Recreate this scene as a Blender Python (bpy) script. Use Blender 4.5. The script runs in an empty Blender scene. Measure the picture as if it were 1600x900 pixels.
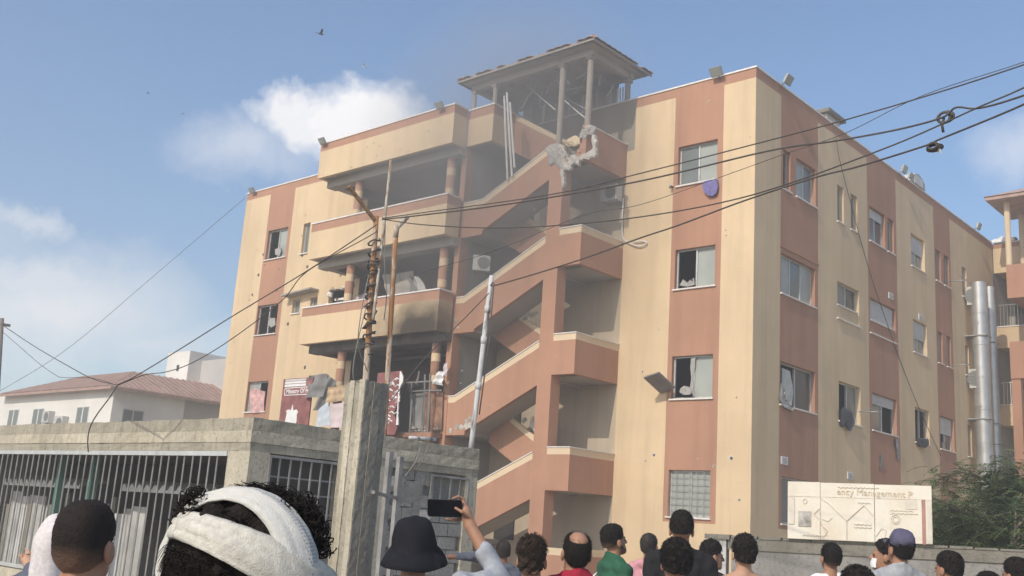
import bpy, math, random
import numpy as np
from mathutils import Vector, Matrix
R = math.radians
random.seed(7); RNG = np.random.default_rng(7)
scene = bpy.context.scene
col = scene.collection

# ---------------------------------------------------------------- camera
F_PX, W_PX, H_PX = 1619.334, 1600.0, 900.0
CAM = np.array([13.6337, -24.9451, 1.6])
YAW, PITCH, ROLL = R(-42.1217), R(13.00356), R(3.84126)
_fw = np.array([math.sin(YAW)*math.cos(PITCH), math.cos(YAW)*math.cos(PITCH), math.sin(PITCH)])
_r0 = np.array([math.cos(YAW), -math.sin(YAW), 0.0]); _u0 = np.cross(_r0, _fw)
_ri = math.cos(ROLL)*_r0 + math.sin(ROLL)*_u0
_up = -math.sin(ROLL)*_r0 + math.cos(ROLL)*_u0
cam_data = bpy.data.cameras.new('camera'); cam = bpy.data.objects.new('camera', cam_data)
cam_data.sensor_width = 36.0; cam_data.lens = 36.0*F_PX/W_PX
cam_data.clip_start = 0.05; cam_data.clip_end = 3000
cam.matrix_world = Matrix(((_ri[0], _up[0], -_fw[0], CAM[0]), (_ri[1], _up[1], -_fw[1], CAM[1]), (_ri[2], _up[2], -_fw[2], CAM[2]), (0, 0, 0, 1)))
col.objects.link(cam); scene.camera = cam

# ---------------------------------------------------------------- light
SX, SK = -0.11, 0.76                       # sunlight travels (SX, 1, -SK)
sun_dir = Vector((SX, 1.0, -SK)).normalized()
sun_el = math.asin(-sun_dir.z)
sd = bpy.data.lights.new('sun', 'SUN'); sd.energy = 2.75; sd.angle = R(0.55); sd.color = (1.0, 0.93, 0.82)
so = bpy.data.objects.new('sun', sd); so.rotation_euler = sun_dir.to_track_quat('-Z', 'Y').to_euler(); so.location = (0, -60, 60)
col.objects.link(so)
scene.view_settings.view_transform = 'Standard'; scene.view_settings.look = 'None'
scene.view_settings.exposure = 0.37; scene.view_settings.gamma = 1.0
scene.view_settings.use_curve_mapping = False
scene.cycles.use_denoising = True
scene.cycles.use_adaptive_sampling = True; scene.cycles.adaptive_threshold = 0.02
scene.cycles.max_bounces = 5; scene.cycles.volume_bounces = 0
scene.cycles.volume_step_rate = 4.0; scene.cycles.volume_max_steps = 64
scene.cycles.sample_clamp_indirect = 6.0

def at(u, v, d):
    'world point seen at photo pixel (u, v), d metres deep along the view axis'
    return CAM + (_fw + _ri*(u-800)/F_PX - _up*(v-450)/F_PX)*d
def on(u, v, ax, val):
    'world point where the sight line of a photo pixel meets an axis plane'
    d = _fw + _ri*(u-800)/F_PX - _up*(v-450)/F_PX; i = 'xyz'.index(ax)
    return CAM + d*(val-CAM[i])/d[i]

# ---------------------------------------------------------------- node helpers
class NT:
    def __init__(s, tree): s.t = tree; s.n = tree.nodes; s.l = tree.links
    def new(s, typ, **kw):
        n = s.n.new(typ)
        for k, v in kw.items():
            if k.startswith('_'): setattr(n, k[1:], v)
        for k, v in kw.items():
            if not k.startswith('_'): s.set(n, k, v)
        return n
    def set(s, n, key, v):
        inp = None
        if key.startswith('i') and key[1:].isdigit(): inp = n.inputs[int(key[1:])]
        else: inp = n.inputs[key.replace('__', ' ')]
        if hasattr(v, 'is_output') or isinstance(v, bpy.types.NodeSocket): s.l.new(v, inp)
        else: inp.default_value = v
    def math(s, op, a, b=0.0, c=0.0, clamp=False):
        n = s.new('ShaderNodeMath', _operation=op, _use_clamp=clamp, i0=a, i1=b)
        if op in ('MULTIPLY_ADD', 'SMOOTH_MIN', 'SMOOTH_MAX'): s.set(n, 'i2', c)
        return n.outputs[0]
    def noise(s, vec, scale, detail=3, rough=0.55, out='Fac'):
        n = s.new('ShaderNodeTexNoise', Scale=scale, Detail=detail, Roughness=rough)
        if vec is not None: s.set(n, 'Vector', vec)
        return n.outputs[out]
    def ramp(s, fac, stops, interp='LINEAR'):
        n = s.new('ShaderNodeValToRGB', Fac=fac); n.color_ramp.interpolation = interp
        e = n.color_ramp.elements
        while len(e) < len(stops): e.new(0.5)
        for el, (p, c) in zip(e, stops):
            el.position = p; el.color = (c, c, c, 1) if isinstance(c, (int, float)) else (*c, 1)
        return n.outputs[0]
    def mix(s, fac, a, b, mode='MIX'):
        n = s.new('ShaderNodeMix', _data_type='RGBA', _blend_type=mode)
        s.set(n, 'i0', fac)
        for idx, v in ((6, a), (7, b)):
            if isinstance(v, tuple) and len(v) == 3: v = (*v, 1)
            if isinstance(v, bpy.types.NodeSocket): s.l.new(v, n.inputs[idx])
            else: n.inputs[idx].default_value = v
        return n.outputs[2]
    def vscale(s, vec, sc):
        return s.new('ShaderNodeMapping', Vector=vec, Scale=sc).outputs[0]

# ---------------------------------------------------------------- world: sky with a few fair-weather clouds
world = bpy.data.worlds.new('World'); scene.world = world; world.use_nodes = True
world.cycles.sampling_method = 'MANUAL'; world.cycles.sample_map_resolution = 256
w = NT(world.node_tree); w.n.clear()
sky = w.new('ShaderNodeTexSky', _sky_type='NISHITA', _sun_disc=False, _sun_elevation=sun_el, _sun_rotation=R(180)+math.atan2(SX, 1.0), _air_density=1.0, _dust_density=1.3, _ozone_density=1.6, _altitude=0)
dirv = w.new('ShaderNodeNewGeometry').outputs['Incoming']
dirv = w.new('ShaderNodeVectorMath', _operation='SCALE', i0=dirv, Scale=-1.0).outputs[0]
nz = w.noise(dirv, 11.0, 6, 0.66, 'Color')
nzc = w.new('ShaderNodeVectorMath', _operation='SUBTRACT', i0=nz, i1=(0.5, 0.5, 0.5)).outputs[0]
warp = w.new('ShaderNodeVectorMath', _operation='SCALE', i0=nzc, Scale=0.10).outputs[0]
dw = w.new('ShaderNodeVectorMath', _operation='ADD', i0=dirv, i1=warp).outputs[0]
def cloud(u, v, ru, rv, dens, soft=1.0):
    d0 = at(u, v, 1.0)-CAM; d0 = d0/np.linalg.norm(d0)
    e = w.new('ShaderNodeVectorMath', _operation='SUBTRACT', i0=dw, i1=tuple(d0)).outputs[0]
    h = w.new('ShaderNodeVectorMath', _operation='DOT_PRODUCT', i0=e, i1=tuple(_ri)).outputs['Value']
    k = w.new('ShaderNodeVectorMath', _operation='DOT_PRODUCT', i0=e, i1=tuple(_up)).outputs['Value']
    q = w.math('ADD', w.math('POWER', w.math('DIVIDE', h, ru/F_PX), 2.0), w.math('POWER', w.math('DIVIDE', k, rv/F_PX), 2.0))
    f = w.math('SUBTRACT', 1.0, w.math('SQRT', q))
    return w.math('MULTIPLY', w.math('MULTIPLY', f, soft, clamp=True), dens)
cl = None
for c in [(555, 190, 125, 72, .92, 1.9), (480, 180, 80, 58, .85, 1.8), (385, 235, 120, 60, .42, 1.2), (615, 200, 75, 40, .7, 1.7), (90, 490, 240, 120, .75, 1.1), (60, 440, 140, 60, .6, 1.3), (230, 545, 280, 70, .5, 1.0), (40, 355, 55, 28, .45, 1.4), (1600, 225, 90, 60, .4, 1.2),
          (-300, 400, 300, 120, .6, 1.2), (1900, 420, 300, 110, .5, 1.2)]:
    o = cloud(*c); cl = o if cl is None else w.math('MAXIMUM', cl, o)
skyc = w.new('ShaderNodeHueSaturation', Saturation=1.1, Value=1.0, Color=sky.outputs[0]).outputs[0]
skycol = w.mix(cl, skyc, (6.6, 6.45, 6.4))
bg = w.new('ShaderNodeBackground', Color=skycol, Strength=0.15)
w.l.new(bg.outputs[0], w.new('ShaderNodeOutputWorld').inputs[0])

# ---------------------------------------------------------------- materials
MATS = {}
def principled(name, build, rough=0.85, spec=0.3, metal=0.0, bump=None):
    m = bpy.data.materials.new(name); m.use_nodes = True; t = NT(m.node_tree)
    b = t.n['Principled BSDF']; b.inputs['Roughness'].default_value = rough
    b.inputs['Specular IOR Level'].default_value = spec; b.inputs['Metallic'].default_value = metal
    pos = t.new('ShaderNodeNewGeometry').outputs['Position']
    c = build(t, pos, b)
    if isinstance(c, tuple): b.inputs['Base Color'].default_value = (*c, 1)
    elif c is not None: t.l.new(c, b.inputs['Base Color'])
    if bump:
        sc, strength, dist = bump
        bn = t.new('ShaderNodeBump', Strength=strength, Distance=dist, Height=t.noise(pos, sc, 4, .6))
        t.l.new(bn.outputs[0], b.inputs['Normal'])
    MATS[name] = m; return m
def dark(c, k): return tuple(x*k for x in c)
def plaster(name, c, stain=.34, rough=.92):
    def f(t, p, b):
        big = t.noise(p, .35, 4, .6); fine = t.noise(p, 7.0, 4, .65)
        streak = t.noise(t.vscale(p, (2.2, 2.2, .13)), 1.0, 5, .65)
        a = t.mix(t.ramp(big, [(.35, 0.0), (.7, 1.0)]), dark(c, .89), dark(c, 1.05))
        med = t.noise(p, 1.6, 5, .7); a = t.mix(t.math('MULTIPLY', t.ramp(med, [(.5, 0.0), (.68, 1.0)]), .22), a, (c[0]*.80, c[1]*.80, c[2]*.82))
        a = t.mix(t.math('MULTIPLY', t.ramp(streak, [(.46, 0.0), (.76, 1.0)]), stain), a, dark((c[0]*.8, c[1]*.82, c[2]*.85), .62))
        a = t.mix(t.math('MULTIPLY', t.ramp(fine, [(.62, 0.0), (.75, 1.0)]), .16), a, dark(c, .7))
        return a
    return principled(name, f, rough, .2, bump=(14.0, .25, .02))
def plain(name, c, rough=.7, spec=.3, metal=0.0, var=.12, sc=6.0, bump=None):
    def f(t, p, b):
        n = t.noise(p, sc, 4, .6)
        return t.mix(t.ramp(n, [(.3, 0.0), (.7, 1.0)]), dark(c, 1-var), dark(c, 1+var))
    return principled(name, f, rough, spec, metal, bump)
CREAM = (.70, .53, .335); TERRA = (.45, .245, .16)
plaster('cream', CREAM); plaster('terra', TERRA)
plaster('trim_cream', (.70, .55, .37), .1)
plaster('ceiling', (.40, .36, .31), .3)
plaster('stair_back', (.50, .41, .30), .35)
plain('ac_white', (.52, .51, .48), .6)
plaster('cream_shade_soot', (.33, .285, .225), .4)  # cream greyed with the pavilion's shade painted in, plus some soot
plain('coping', (.74, .70, .66), .7)
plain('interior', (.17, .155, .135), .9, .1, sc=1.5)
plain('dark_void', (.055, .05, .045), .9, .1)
plain('alu', (.55, .55, .53), .45, .5, .3)
plain('alu_dark', (.20, .20, .19), .5, .4, .2)
plain('sill', (.72, .68, .62), .6)
plain('white_paint', (.72, .71, .68), .6)
plain('grey_metal', (.36, .36, .35), .5, .5, .4)
plain('duct', (.50, .50, .49), .45, .5, .7, .15, 2)
plain('black_rubber', (.03, .029, .028), .6)
plain('cable', (.085, .073, .065), .75)
plain('cable_pale', (.22, .21, .19), .7)
plain('rubble_pale', (.52, .48, .43), .95, .1, var=.2, sc=12, bump=(14, .6, .04)); plain('rubble', (.36, .335, .30), .95, .1, bump=(9, .6, .05), var=.25)
plain('rust_bar', (.25, .16, .10), .8)
plain('wood_grey', (.30, .26, .22), .85)
plain('tile', (.43, .29, .23), .8, var=.22, sc=3)
plain('soffit', (.36, .315, .275), .9, sc=2)
plain('sheet_pale', (.58, .57, .55), .6)
def _concrete(name, c, stain, tone=(.5, .46, .38)):
    def f(t, p, b):
        n1 = t.noise(p, 1.3, 5, .65); n2 = t.noise(t.vscale(p, (9, 9, 1.1)), 1.0, 4, .7); n3 = t.noise(p, 22, 3, .7)
        a = t.mix(t.ramp(n1, [(.3, 0.0), (.72, 1.0)]), dark(c, .72), dark(c, 1.12))
        a = t.mix(t.math('MULTIPLY', t.ramp(n2, [(.48, 0.0), (.7, 1.0)]), stain), a, (c[0]*tone[0], c[1]*tone[1]*1.04, c[2]*tone[2]*1.1))
        a = t.mix(t.math('MULTIPLY', t.ramp(n3, [(.54, 0.0), (.68, 1.0)]), .6), a, dark(c, .38))
        return a
    return principled(name, f, .95, .15, bump=(26, .55, .02))
_concrete('concrete', (.40, .36, .28), .65); _concrete('concrete_grey', (.26, .24, .20), .55); _concrete('concrete_pale', (.54, .485, .375), .65, (.55, .5, .4))
_concrete('block_grey', (.34, .325, .30), .35)
_concrete('render_grey', (.30, .285, .26), .4)
plaster('house_white', (.80, .77, .71), .12); plaster('house_grey', (.55, .53, .50), .2)
def _soot(t, p, b):
    # cream fascia with a scorch stain reaching up its right-hand end
    sep = t.new('ShaderNodeSeparateXYZ', Vector=p)
    n = t.noise(p, 1.1, 5, .6)
    gx = t.math('DIVIDE', t.math('ADD', sep.outputs[0], 10.5), 1.9)
    gz = t.math('DIVIDE', t.math('SUBTRACT', sep.outputs[2], 7.5), 1.15)
    q = t.math('SQRT', t.math('ADD', t.math('POWER', gx, 2.0), t.math('POWER', gz, 2.0)))
    m = t.math('SUBTRACT', t.math('ADD', 1.35, t.math('MULTIPLY', t.math('SUBTRACT', n, .5), 1.2)), q, clamp=True)
    streak = t.noise(t.vscale(p, (2.2, 2.2, .13)), 1.0, 5, .65)
    a = t.mix(t.math('MULTIPLY', t.ramp(streak, [(.45, 0.0), (.75, 1.0)]), .3), CREAM, dark(CREAM, .6))
    m2 = t.math('MULTIPLY', t.ramp(sep.outputs[0], [(0, 0.0), (1, 0.0)]), 0.0)
    return t.mix(t.math('MULTIPLY', m, .95), a, (.035, .028, .022))
principled('cream_scorched', _soot, .92, .2, bump=(14, .25, .02))
def _scorch_terra(t, p, b):
    n = t.noise(p, 1.6, 5, .65)
    return t.mix(t.ramp(n, [(.42, 0.0), (.62, .75)]), dark(TERRA, .8), (.07, .055, .045))
principled('terra_scorched', _scorch_terra, .93, .2)
def _rust(t, p, b):
    n = t.noise(t.vscale(p, (9, 9, 2.2)), 1.0, 5, .7)
    return t.mix(t.ramp(n, [(.36, 0.0), (.52, 1.0)]), (.60, .54, .44), (.31, .15, .06))
principled('rust_paint', _rust, .8, .3, bump=(30, .4, .01))
def _rust2(t, p, b):
    n = t.noise(t.vscale(p, (9, 9, 2.0)), 1.3, 5, .7)
    return t.mix(t.ramp(n, [(.36, 0.0), (.66, 1.0)]), (.46, .28, .14), (.20, .10, .045))
principled('rust_brown', _rust2, .8, .3, bump=(30, .4, .01))
def _greyed(t, p, b):
    n = t.noise(t.vscale(p, (9, 9, 1.5)), 1.2, 5, .7)
    return t.mix(t.ramp(n, [(.52, 0.0), (.64, 1.0)]), (.56, .55, .53), (.17, .15, .13))
principled('pole_white', _greyed, .7, .3)
def _glass(name, c, rough=.12):
    def f(t, p, b):
        n = t.noise(p, 1.1, 3, .5)
        return t.mix(n, dark(c, .7), dark(c, 1.25))
    return principled(name, f, rough, .6)
_glass('glass', (.17, .185, .17)); _glass('glass_pale', (.36, .38, .34), .3); _glass('glass_dark', (.06, .062, .058), .15)
def _ground(t, p, b):
    n = t.noise(p, .6, 6, .65); n2 = t.noise(p, 9, 4, .7)
    a = t.mix(t.ramp(n, [(.35, 0.0), (.7, 1.0)]), (.34, .29, .22), (.47, .40, .31))
    return t.mix(t.math('MULTIPLY', n2, .3), a, (.25, .21, .16))
principled('ground', _ground, .95, .1, bump=(6, .5, .05))
principled('asphalt', lambda t, p, b: t.mix(t.noise(p, 3, 6, .7), (.035, .034, .033), (.085, .08, .075)), .95, .15, bump=(30, .4, .02))

# ---------------------------------------------------------------- mesh helpers
ORIGIN = {}
class MB:
    def __init__(s): s.v = []; s.f = []; s.m = []
    def add(s, vs, fs, m=0):
        b = len(s.v); s.v += [tuple(map(float, x)) for x in vs]
        for f in fs: s.f.append(tuple(i+b for i in f)); s.m.append(m)
        return s
    def quad(s, a, b, c, d, m=0): return s.add([a, b, c, d], [(0, 1, 2, 3)], m)
    def box(s, x0, x1, y0, y1, z0, z1, m=0):
        x0, x1 = sorted((x0, x1)); y0, y1 = sorted((y0, y1)); z0, z1 = sorted((z0, z1))
        return s.add([(x0,y0,z0),(x1,y0,z0),(x1,y1,z0),(x0,y1,z0),(x0,y0,z1),(x1,y0,z1),(x1,y1,z1),(x0,y1,z1)],
                     [(0,3,2,1),(4,5,6,7),(0,1,5,4),(1,2,6,5),(2,3,7,6),(3,0,4,7)], m)
    def obox(s, c, ax, ay, az, m=0):
        'oriented box from centre and three half-axis vectors'
        c, ax, ay, az = (np.array(k, float) for k in (c, ax, ay, az))
        vs = [c+i*ax+j*ay+k*az for k in (-1, 1) for j, i in ((-1, -1), (-1, 1), (1, 1), (1, -1))]
        return s.add(vs, [(0,3,2,1),(4,5,6,7),(0,1,5,4),(1,2,6,5),(2,3,7,6),(3,0,4,7)], m)
    def prism(s, poly, ax, lo, hi, m=0):
        'polygon (two coordinates) extruded along an axis'
        n = len(poly); P = {'y': lambda a, b, t: (a, t, b), 'x': lambda a, b, t: (t, a, b), 'z': lambda a, b, t: (a, b, t)}[ax]
        vs = [P(a, b, lo) for a, b in poly]+[P(a, b, hi) for a, b in poly]
        fs = [tuple(range(n)), tuple(range(2*n-1, n-1, -1))]+[(i, i+n, (i+1) % n+n, (i+1) % n) for i in range(n)]
        return s.add(vs, fs, m)
    def tube(s, pts, r, n=8, m=0, cap=True):
        pts = [np.array(p, float) for p in pts]; k = len(pts)
        rs = r if hasattr(r, '__len__') else [r]*k
        vs = []; prev = None
        for i, p in enumerate(pts):
            t = pts[min(i+1, k-1)]-pts[max(i-1, 0)]; t = t/(np.linalg.norm(t)+1e-9)
            a = prev if prev is not None else (np.array([1., 0, 0]) if abs(t[0]) < .9 else np.array([0, 1., 0]))
            a = a-t*(a@t); a /= np.linalg.norm(a)+1e-9; prev = a; b = np.cross(t, a)
            vs += [p+rs[i]*(math.cos(2*math.pi*j/n)*a+math.sin(2*math.pi*j/n)*b) for j in range(n)]
        fs = [(i*n+j, i*n+(j+1) % n, (i+1)*n+(j+1) % n, (i+1)*n+j) for i in range(k-1) for j in range(n)]
        if cap: fs += [tuple(range(n-1, -1, -1)), tuple((k-1)*n+j for j in range(n))]
        return s.add(vs, fs, m)
    def lump(s, c, r, m=0, flat=1.0, seed=None):
        'an irregular broken chunk'
        rr = random.Random(seed) if seed is not None else random
        base = [(0,0,1),(0,0,-1)]+[(math.cos(a), math.sin(a), h) for h in (-.5, .5) for a in [2*math.pi*(k+.5*(h > 0))/5 for k in range(5)]]
        vs = [tuple(c[i]+r*b[i]*(rr.uniform(.55, 1.15))*(flat if i == 2 else 1) for i in range(3)) for b in base]
        fs = []
        for k in range(5):
            a, b = 2+k, 2+(k+1) % 5; u, v = 7+k, 7+(k+1) % 5
            fs += [(1, b, a), (0, u, v), (a, b, u), (b, v, u)]
        return s.add(vs, fs, m)
    def grid(s, P, m=0, closed=False):
        'P[i][j] points'
        a, b = len(P), len(P[0]); vs = [p for row in P for p in row]
        fs = [(i*b+j, i*b+j+1, (i+1)*b+j+1, (i+1)*b+j) for i in range(a-1) for j in range(b-1)]
        if closed: fs += [(i*b+b-1, i*b, (i+1)*b, (i+1)*b+b-1) for i in range(a-1)]
        return s.add(vs, fs, m)
    def mesh(s, name, mats, origin=(0, 0, 0), smooth=False):
        me = bpy.data.meshes.new(name); o = np.array(origin, float)
        v = np.array(s.v, float).reshape(-1, 3)-o
        me.from_pydata(v.tolist(), [], s.f)
        for mm in mats: me.materials.append(MATS[mm] if isinstance(mm, str) else mm)
        if len(mats) > 1: me.polygons.foreach_set('material_index', s.m)
        if smooth: me.polygons.foreach_set('use_smooth', [True]*len(me.polygons))
        me.update(); return me
    def build(s, name, mats, parent=None, smooth=False, label=None, cat=None, group=None, kind=None):
        if isinstance(mats, str): mats = [mats]
        if parent is not None: o = ORIGIN[parent.name]
        else:
            v = np.array(s.v); o = (float((v[:, 0].min()+v[:, 0].max())/2), float((v[:, 1].min()+v[:, 1].max())/2), float(v[:, 2].min()))
            if kind == 'structure': o = (0, 0, 0)
        ob = bpy.data.objects.new(name, s.mesh(name, mats, o, smooth)); col.objects.link(ob)
        ORIGIN[ob.name] = o
        if parent is not None: ob.parent = parent
        else: ob.location = o
        return tag(ob, label, cat, group, kind)
def tag(o, label=None, cat=None, group=None, kind=None):
    if label: o['label'] = label
    if cat: o['category'] = cat
    if group: o['group'] = group
    if kind: o['kind'] = kind
    return o
def thing(name, label, cat, loc=(0, 0, 0), group=None):
    o = bpy.data.objects.new(name, None); o.empty_display_size = .2; o.location = tuple(map(float, loc)); col.objects.link(o)
    ORIGIN[o.name] = tuple(map(float, loc)); return tag(o, label, cat, group)
def inst(src, parent, loc, rot=(0, 0, 0), name=None):
    'another piece sharing the mesh of src, at a world place'
    o = bpy.data.objects.new(name or src.name.split('.')[0], src.data if hasattr(src, 'data') else src); col.objects.link(o)
    po = ORIGIN[parent.name] if parent is not None else (0, 0, 0)
    o.location = tuple(float(a-b) for a, b in zip(loc, po)); o.rotation_euler = rot
    if parent is not None: o.parent = parent
    ORIGIN[o.name] = po; return o
def smooth_path(pts, n=6):
    'Catmull-Rom through points'
    P = [np.array(p, float) for p in pts]; P = [2*P[0]-P[1]]+P+[2*P[-1]-P[-2]]; out = []
    for i in range(1, len(P)-2):
        for k in range(n):
            t = k/n; a, b, c, d = P[i-1:i+3]
            out.append(.5*((2*b)+(c-a)*t+(2*a-5*b+4*c-d)*t*t+(3*b-a-3*c+d)*t**3))
    out.append(P[-2]); return out
def text_mesh(txt, size, extrude=.004, align='LEFT', bold=0.0):
    cu = bpy.data.curves.new('lettering', 'FONT'); cu.body = txt; cu.size = size; cu.extrude = extrude; cu.align_x = align; cu.offset = bold; cu.resolution_u = 2
    ob = bpy.data.objects.new('lettering', cu); col.objects.link(ob)
    dg = bpy.context.evaluated_depsgraph_get(); me = bpy.data.meshes.new_from_object(ob.evaluated_get(dg))
    bpy.data.objects.remove(ob); bpy.data.curves.remove(cu); return me

GZ = -0.08
# ---------------------------------------------------------------- setting: ground and street
g = MB(); g.quad((-600, -600, GZ), (600, -600, GZ), (600, 600, GZ), (-600, 600, GZ)); g.build('ground', 'ground', kind='structure')
g = MB(); g.quad((-60, -32, GZ+.004), (60, -32, GZ+.004), (60, -19.5, GZ+.004), (-60, -19.5, GZ+.004)); g.build('road', 'asphalt', kind='structure')
# ---------------------------------------------------------------- the damaged four-storey building
B = thing('apartment_building', 'four storey cream and terracotta building with blasted open staircase, sunlit front', 'building', (-12, 10, GZ))
FR = {'front': lambda u, d, z: (u, d, z), 'side': lambda u, d, z: (-d, u, z), 'left': lambda u, d, z: (u, -.7+d, z)}
def fbox(mb, fr, u0, u1, d0, d1, z0, z1, m=0):
    a = FR[fr](u0, d0, z0); b = FR[fr](u1, d1, z1); return mb.box(a[0], b[0], a[1], b[1], a[2], b[2], m)
def wall(fr, ub, zb, holes, matfn, mats, depth=.22):
    us = sorted(set(ub+[h[0] for h in holes]+[h[1] for h in holes])); zs = sorted(set(zb+[h[2] for h in holes]+[h[3] for h in holes]))
    mb = MB(); P = FR[fr]
    for i in range(len(us)-1):
        for j in range(len(zs)-1):
            uc, zc = (us[i]+us[i+1])/2, (zs[j]+zs[j+1])/2
            if any(h[0] < uc < h[1] and h[2] < zc < h[3] for h in holes): continue
            mb.quad(P(us[i], 0, zs[j]), P(us[i+1], 0, zs[j]), P(us[i+1], 0, zs[j+1]), P(us[i], 0, zs[j+1]), matfn(uc, zc))
    for u0, u1, z0, z1 in holes:
        m = matfn((u0+u1)/2, (z0+z1)/2)
        c = [(u0, z0), (u1, z0), (u1, z1), (u0, z1)]
        for k in range(4):
            (a, e), (b, f) = c[k], c[(k+1) % 4]
            mb.quad(P(a, 0, e), P(b, 0, f), P(b, depth, f), P(a, depth, e), m)
    return mb.build('wall', mats, B)
def window(fr, u0, u1, z0, z1, style='closed', sill=True, glass='glass', n=2):
    f = .045; mb = MB(); P = FR[fr]
    fbox(mb, fr, u0, u1, .12, .17, z1-f, z1); fbox(mb, fr, u0, u1, .12, .17, z0, z0+f)
    fbox(mb, fr, u0, u0+f, .121, .169, z0+f, z1-f); fbox(mb, fr, u1-f, u1, .121, .169, z0+f, z1-f)
    iu0, iu1 = u0+f, u1-f; wsash = (iu1-iu0)/n
    if n > 1:
        for k in range(1, n): fbox(mb, fr, iu0+k*wsash-.025, iu0+k*wsash+.025, .11, .165, z0+f, z1-f)
    wo = mb.build('window', 'alu', B)
    for k in range(n):
        if style == 'open_left' and k == 0: continue
        if style == 'open_right' and k == n-1: continue
        if style == 'void': continue
        a = iu0+k*wsash+(.025 if k else 0); b = iu0+(k+1)*wsash-(.025 if k < n-1 else 0)
        d = .14+.012*(k % 2); g = MB()
        fbox(g, fr, a, b, d, d+.006, z0+f, z1-f)
        gl = glass if isinstance(glass, str) else glass[k % len(glass)]
        g.build('pane', gl, wo)
    if sill:
        s = MB(); fbox(s, fr, u0-.05, u1+.05, -.055, .115, z0-.045, z0-.002); s.build('sill', 'sill', wo)
    return wo
def grille(wo, fr, u0, u1, z0, z1, nu=7, nz=6):
    mb = MB()
    for k in range(nu+1): fbox(mb, fr, u0+(u1-u0)*k/nu-.008, u0+(u1-u0)*k/nu+.008, .04, .056, z0+.02, z1-.02)
    for k in range(1, nz): fbox(mb, fr, u0+.02, u1-.02, .058, .07, z0+(z1-z0)*k/nz-.008, z0+(z1-z0)*k/nz+.008)
    mb.build('window_grille', 'grey_metal', wo)
SILLS = {4: (11.83, 13.06), 3: (8.66, 9.85), 2: (5.46, 6.68), 1: (2.2, 3.47)}
# front of the right-hand block
hf = [(-2.557, -1.223, *SILLS[k]) for k in (4, 3, 2, 1)]
wall('front', [-4.45, -4.17, -2.711, -1.037, 0], [GZ, 2.05, 13.3, 14.7, 15], hf, lambda u, z: 2 if u < -4.17 and z > 13.3 else 1 if z > 14.7 or (-2.711 < u < -1.037 and z > 2.05) else 0, ['cream', 'terra', 'cream_shade_soot'])  # top left strip: pavilion's shade painted on the wall, partly soot
window('front', *hf[0], 'closed', glass=('glass', 'glass_pale'))
window('front', *hf[1], 'open_left', glass=('glass', 'glass_pale')); window('front', *hf[2], 'open_left', glass=('glass', 'glass_pale'))
grille(window('front', *hf[3], 'closed', glass='glass_pale'), 'front', *hf[3], 6, 7)
# side
hs = {4: [(1.69, 2.15), (2.54, 3.84), (5.4, 5.87), (6.43, 6.94), (7.93, 9.25), (9.48, 10.03), (11.63, 12.98), (14.1, 14.66), (15.0, 15.57), (17.05, 17.56)],
      3: [(1.604, 3.787), (5.36, 7.0), (7.88, 10.05), (11.67, 13.0), (14.1, 14.6), (15.04, 15.5), (17.14, 17.54)],
      2: [(1.604, 3.787), (5.43, 7.03), (7.96, 10.0), (11.65, 13.02), (14.1, 15.58), (17.1, 17.55)],
      1: [(1.72, 3.9), (5.43, 7.03), (7.96, 10.0), (11.65, 13.02), (14.1, 15.58)]}
ybr = [0, 1.55, 4.0, 7.75, 10.26, 13.97, 15.75, 21]
def side_mat(u, z):
    i = sum(u > b for b in ybr)-1
    return 1 if z > 14.7 or (i % 2 == 1 and z > 2.05) else 0
holes = [(a, b, *SILLS[k]) for k in hs for a, b in hs[k]]
wall('side', ybr, [GZ, 2.05, 14.7, 15], holes, side_mat, ['cream', 'terra'])
sty = {(4, 0): 'void', (3, 0): 'closed', (2, 0): 'open_left', (2, 1): 'open_left', (2, 2): 'open_right', (2, 3): 'void', (2, 4): 'open_left', (4, 7): 'void', (4, 8): 'void'}
for k in hs:
    for i, (a, b) in enumerate(hs[k]):
        nn = 1 if b-a < .7 else (3 if b-a > 2.1 and k == 3 else 2)
        z0, z1 = SILLS[k]
        wo = window('side', a, b, z0, z1, sty.get((k, i), 'closed'), glass=('glass_pale', 'glass') if (k, i) in ((3, 0), (4, 1), (4, 6), (3, 3), (2, 3)) else (('glass', 'glass') if (k+i) % 2 else ('glass', 'glass_dark')), n=nn)
        if (k, i) in ((4, 4), (4, 6), (3, 2), (2, 4), (2, 2), (3, 3)):
            dn = (z1-z0)*(.28+.12*((k*7+i*3) % 4)); mb = MB()
            for q in range(int(dn/.05)): fbox(mb, 'side', a+.05, b-.05, .095, .108, z1-.05-q*.05-.044, z1-.05-q*.05)
            mb.build('roller_shutter', 'sheet_pale', wo)
        if k == 3 and i in (1, 2):        # the lower third is walled up behind a second sill
            mb = MB(); fbox(mb, 'side', a, b, .02, .11, z0+.01, z0+.40); mb.build('infill_panel', 'terra' if i == 2 else 'cream', wo)
            mb = MB(); fbox(mb, 'side', a, b-.12, -.03, .118, z0+.402, z0+.44); mb.build('sill', 'sill', wo)
mb = MB(); fbox(mb, 'side', 1.5, 4.02, -.03, -.002, SILLS[3][1]+.16, SILLS[3][1]+.22); mb.build('lintel_moulding', 'terra', B)
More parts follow.
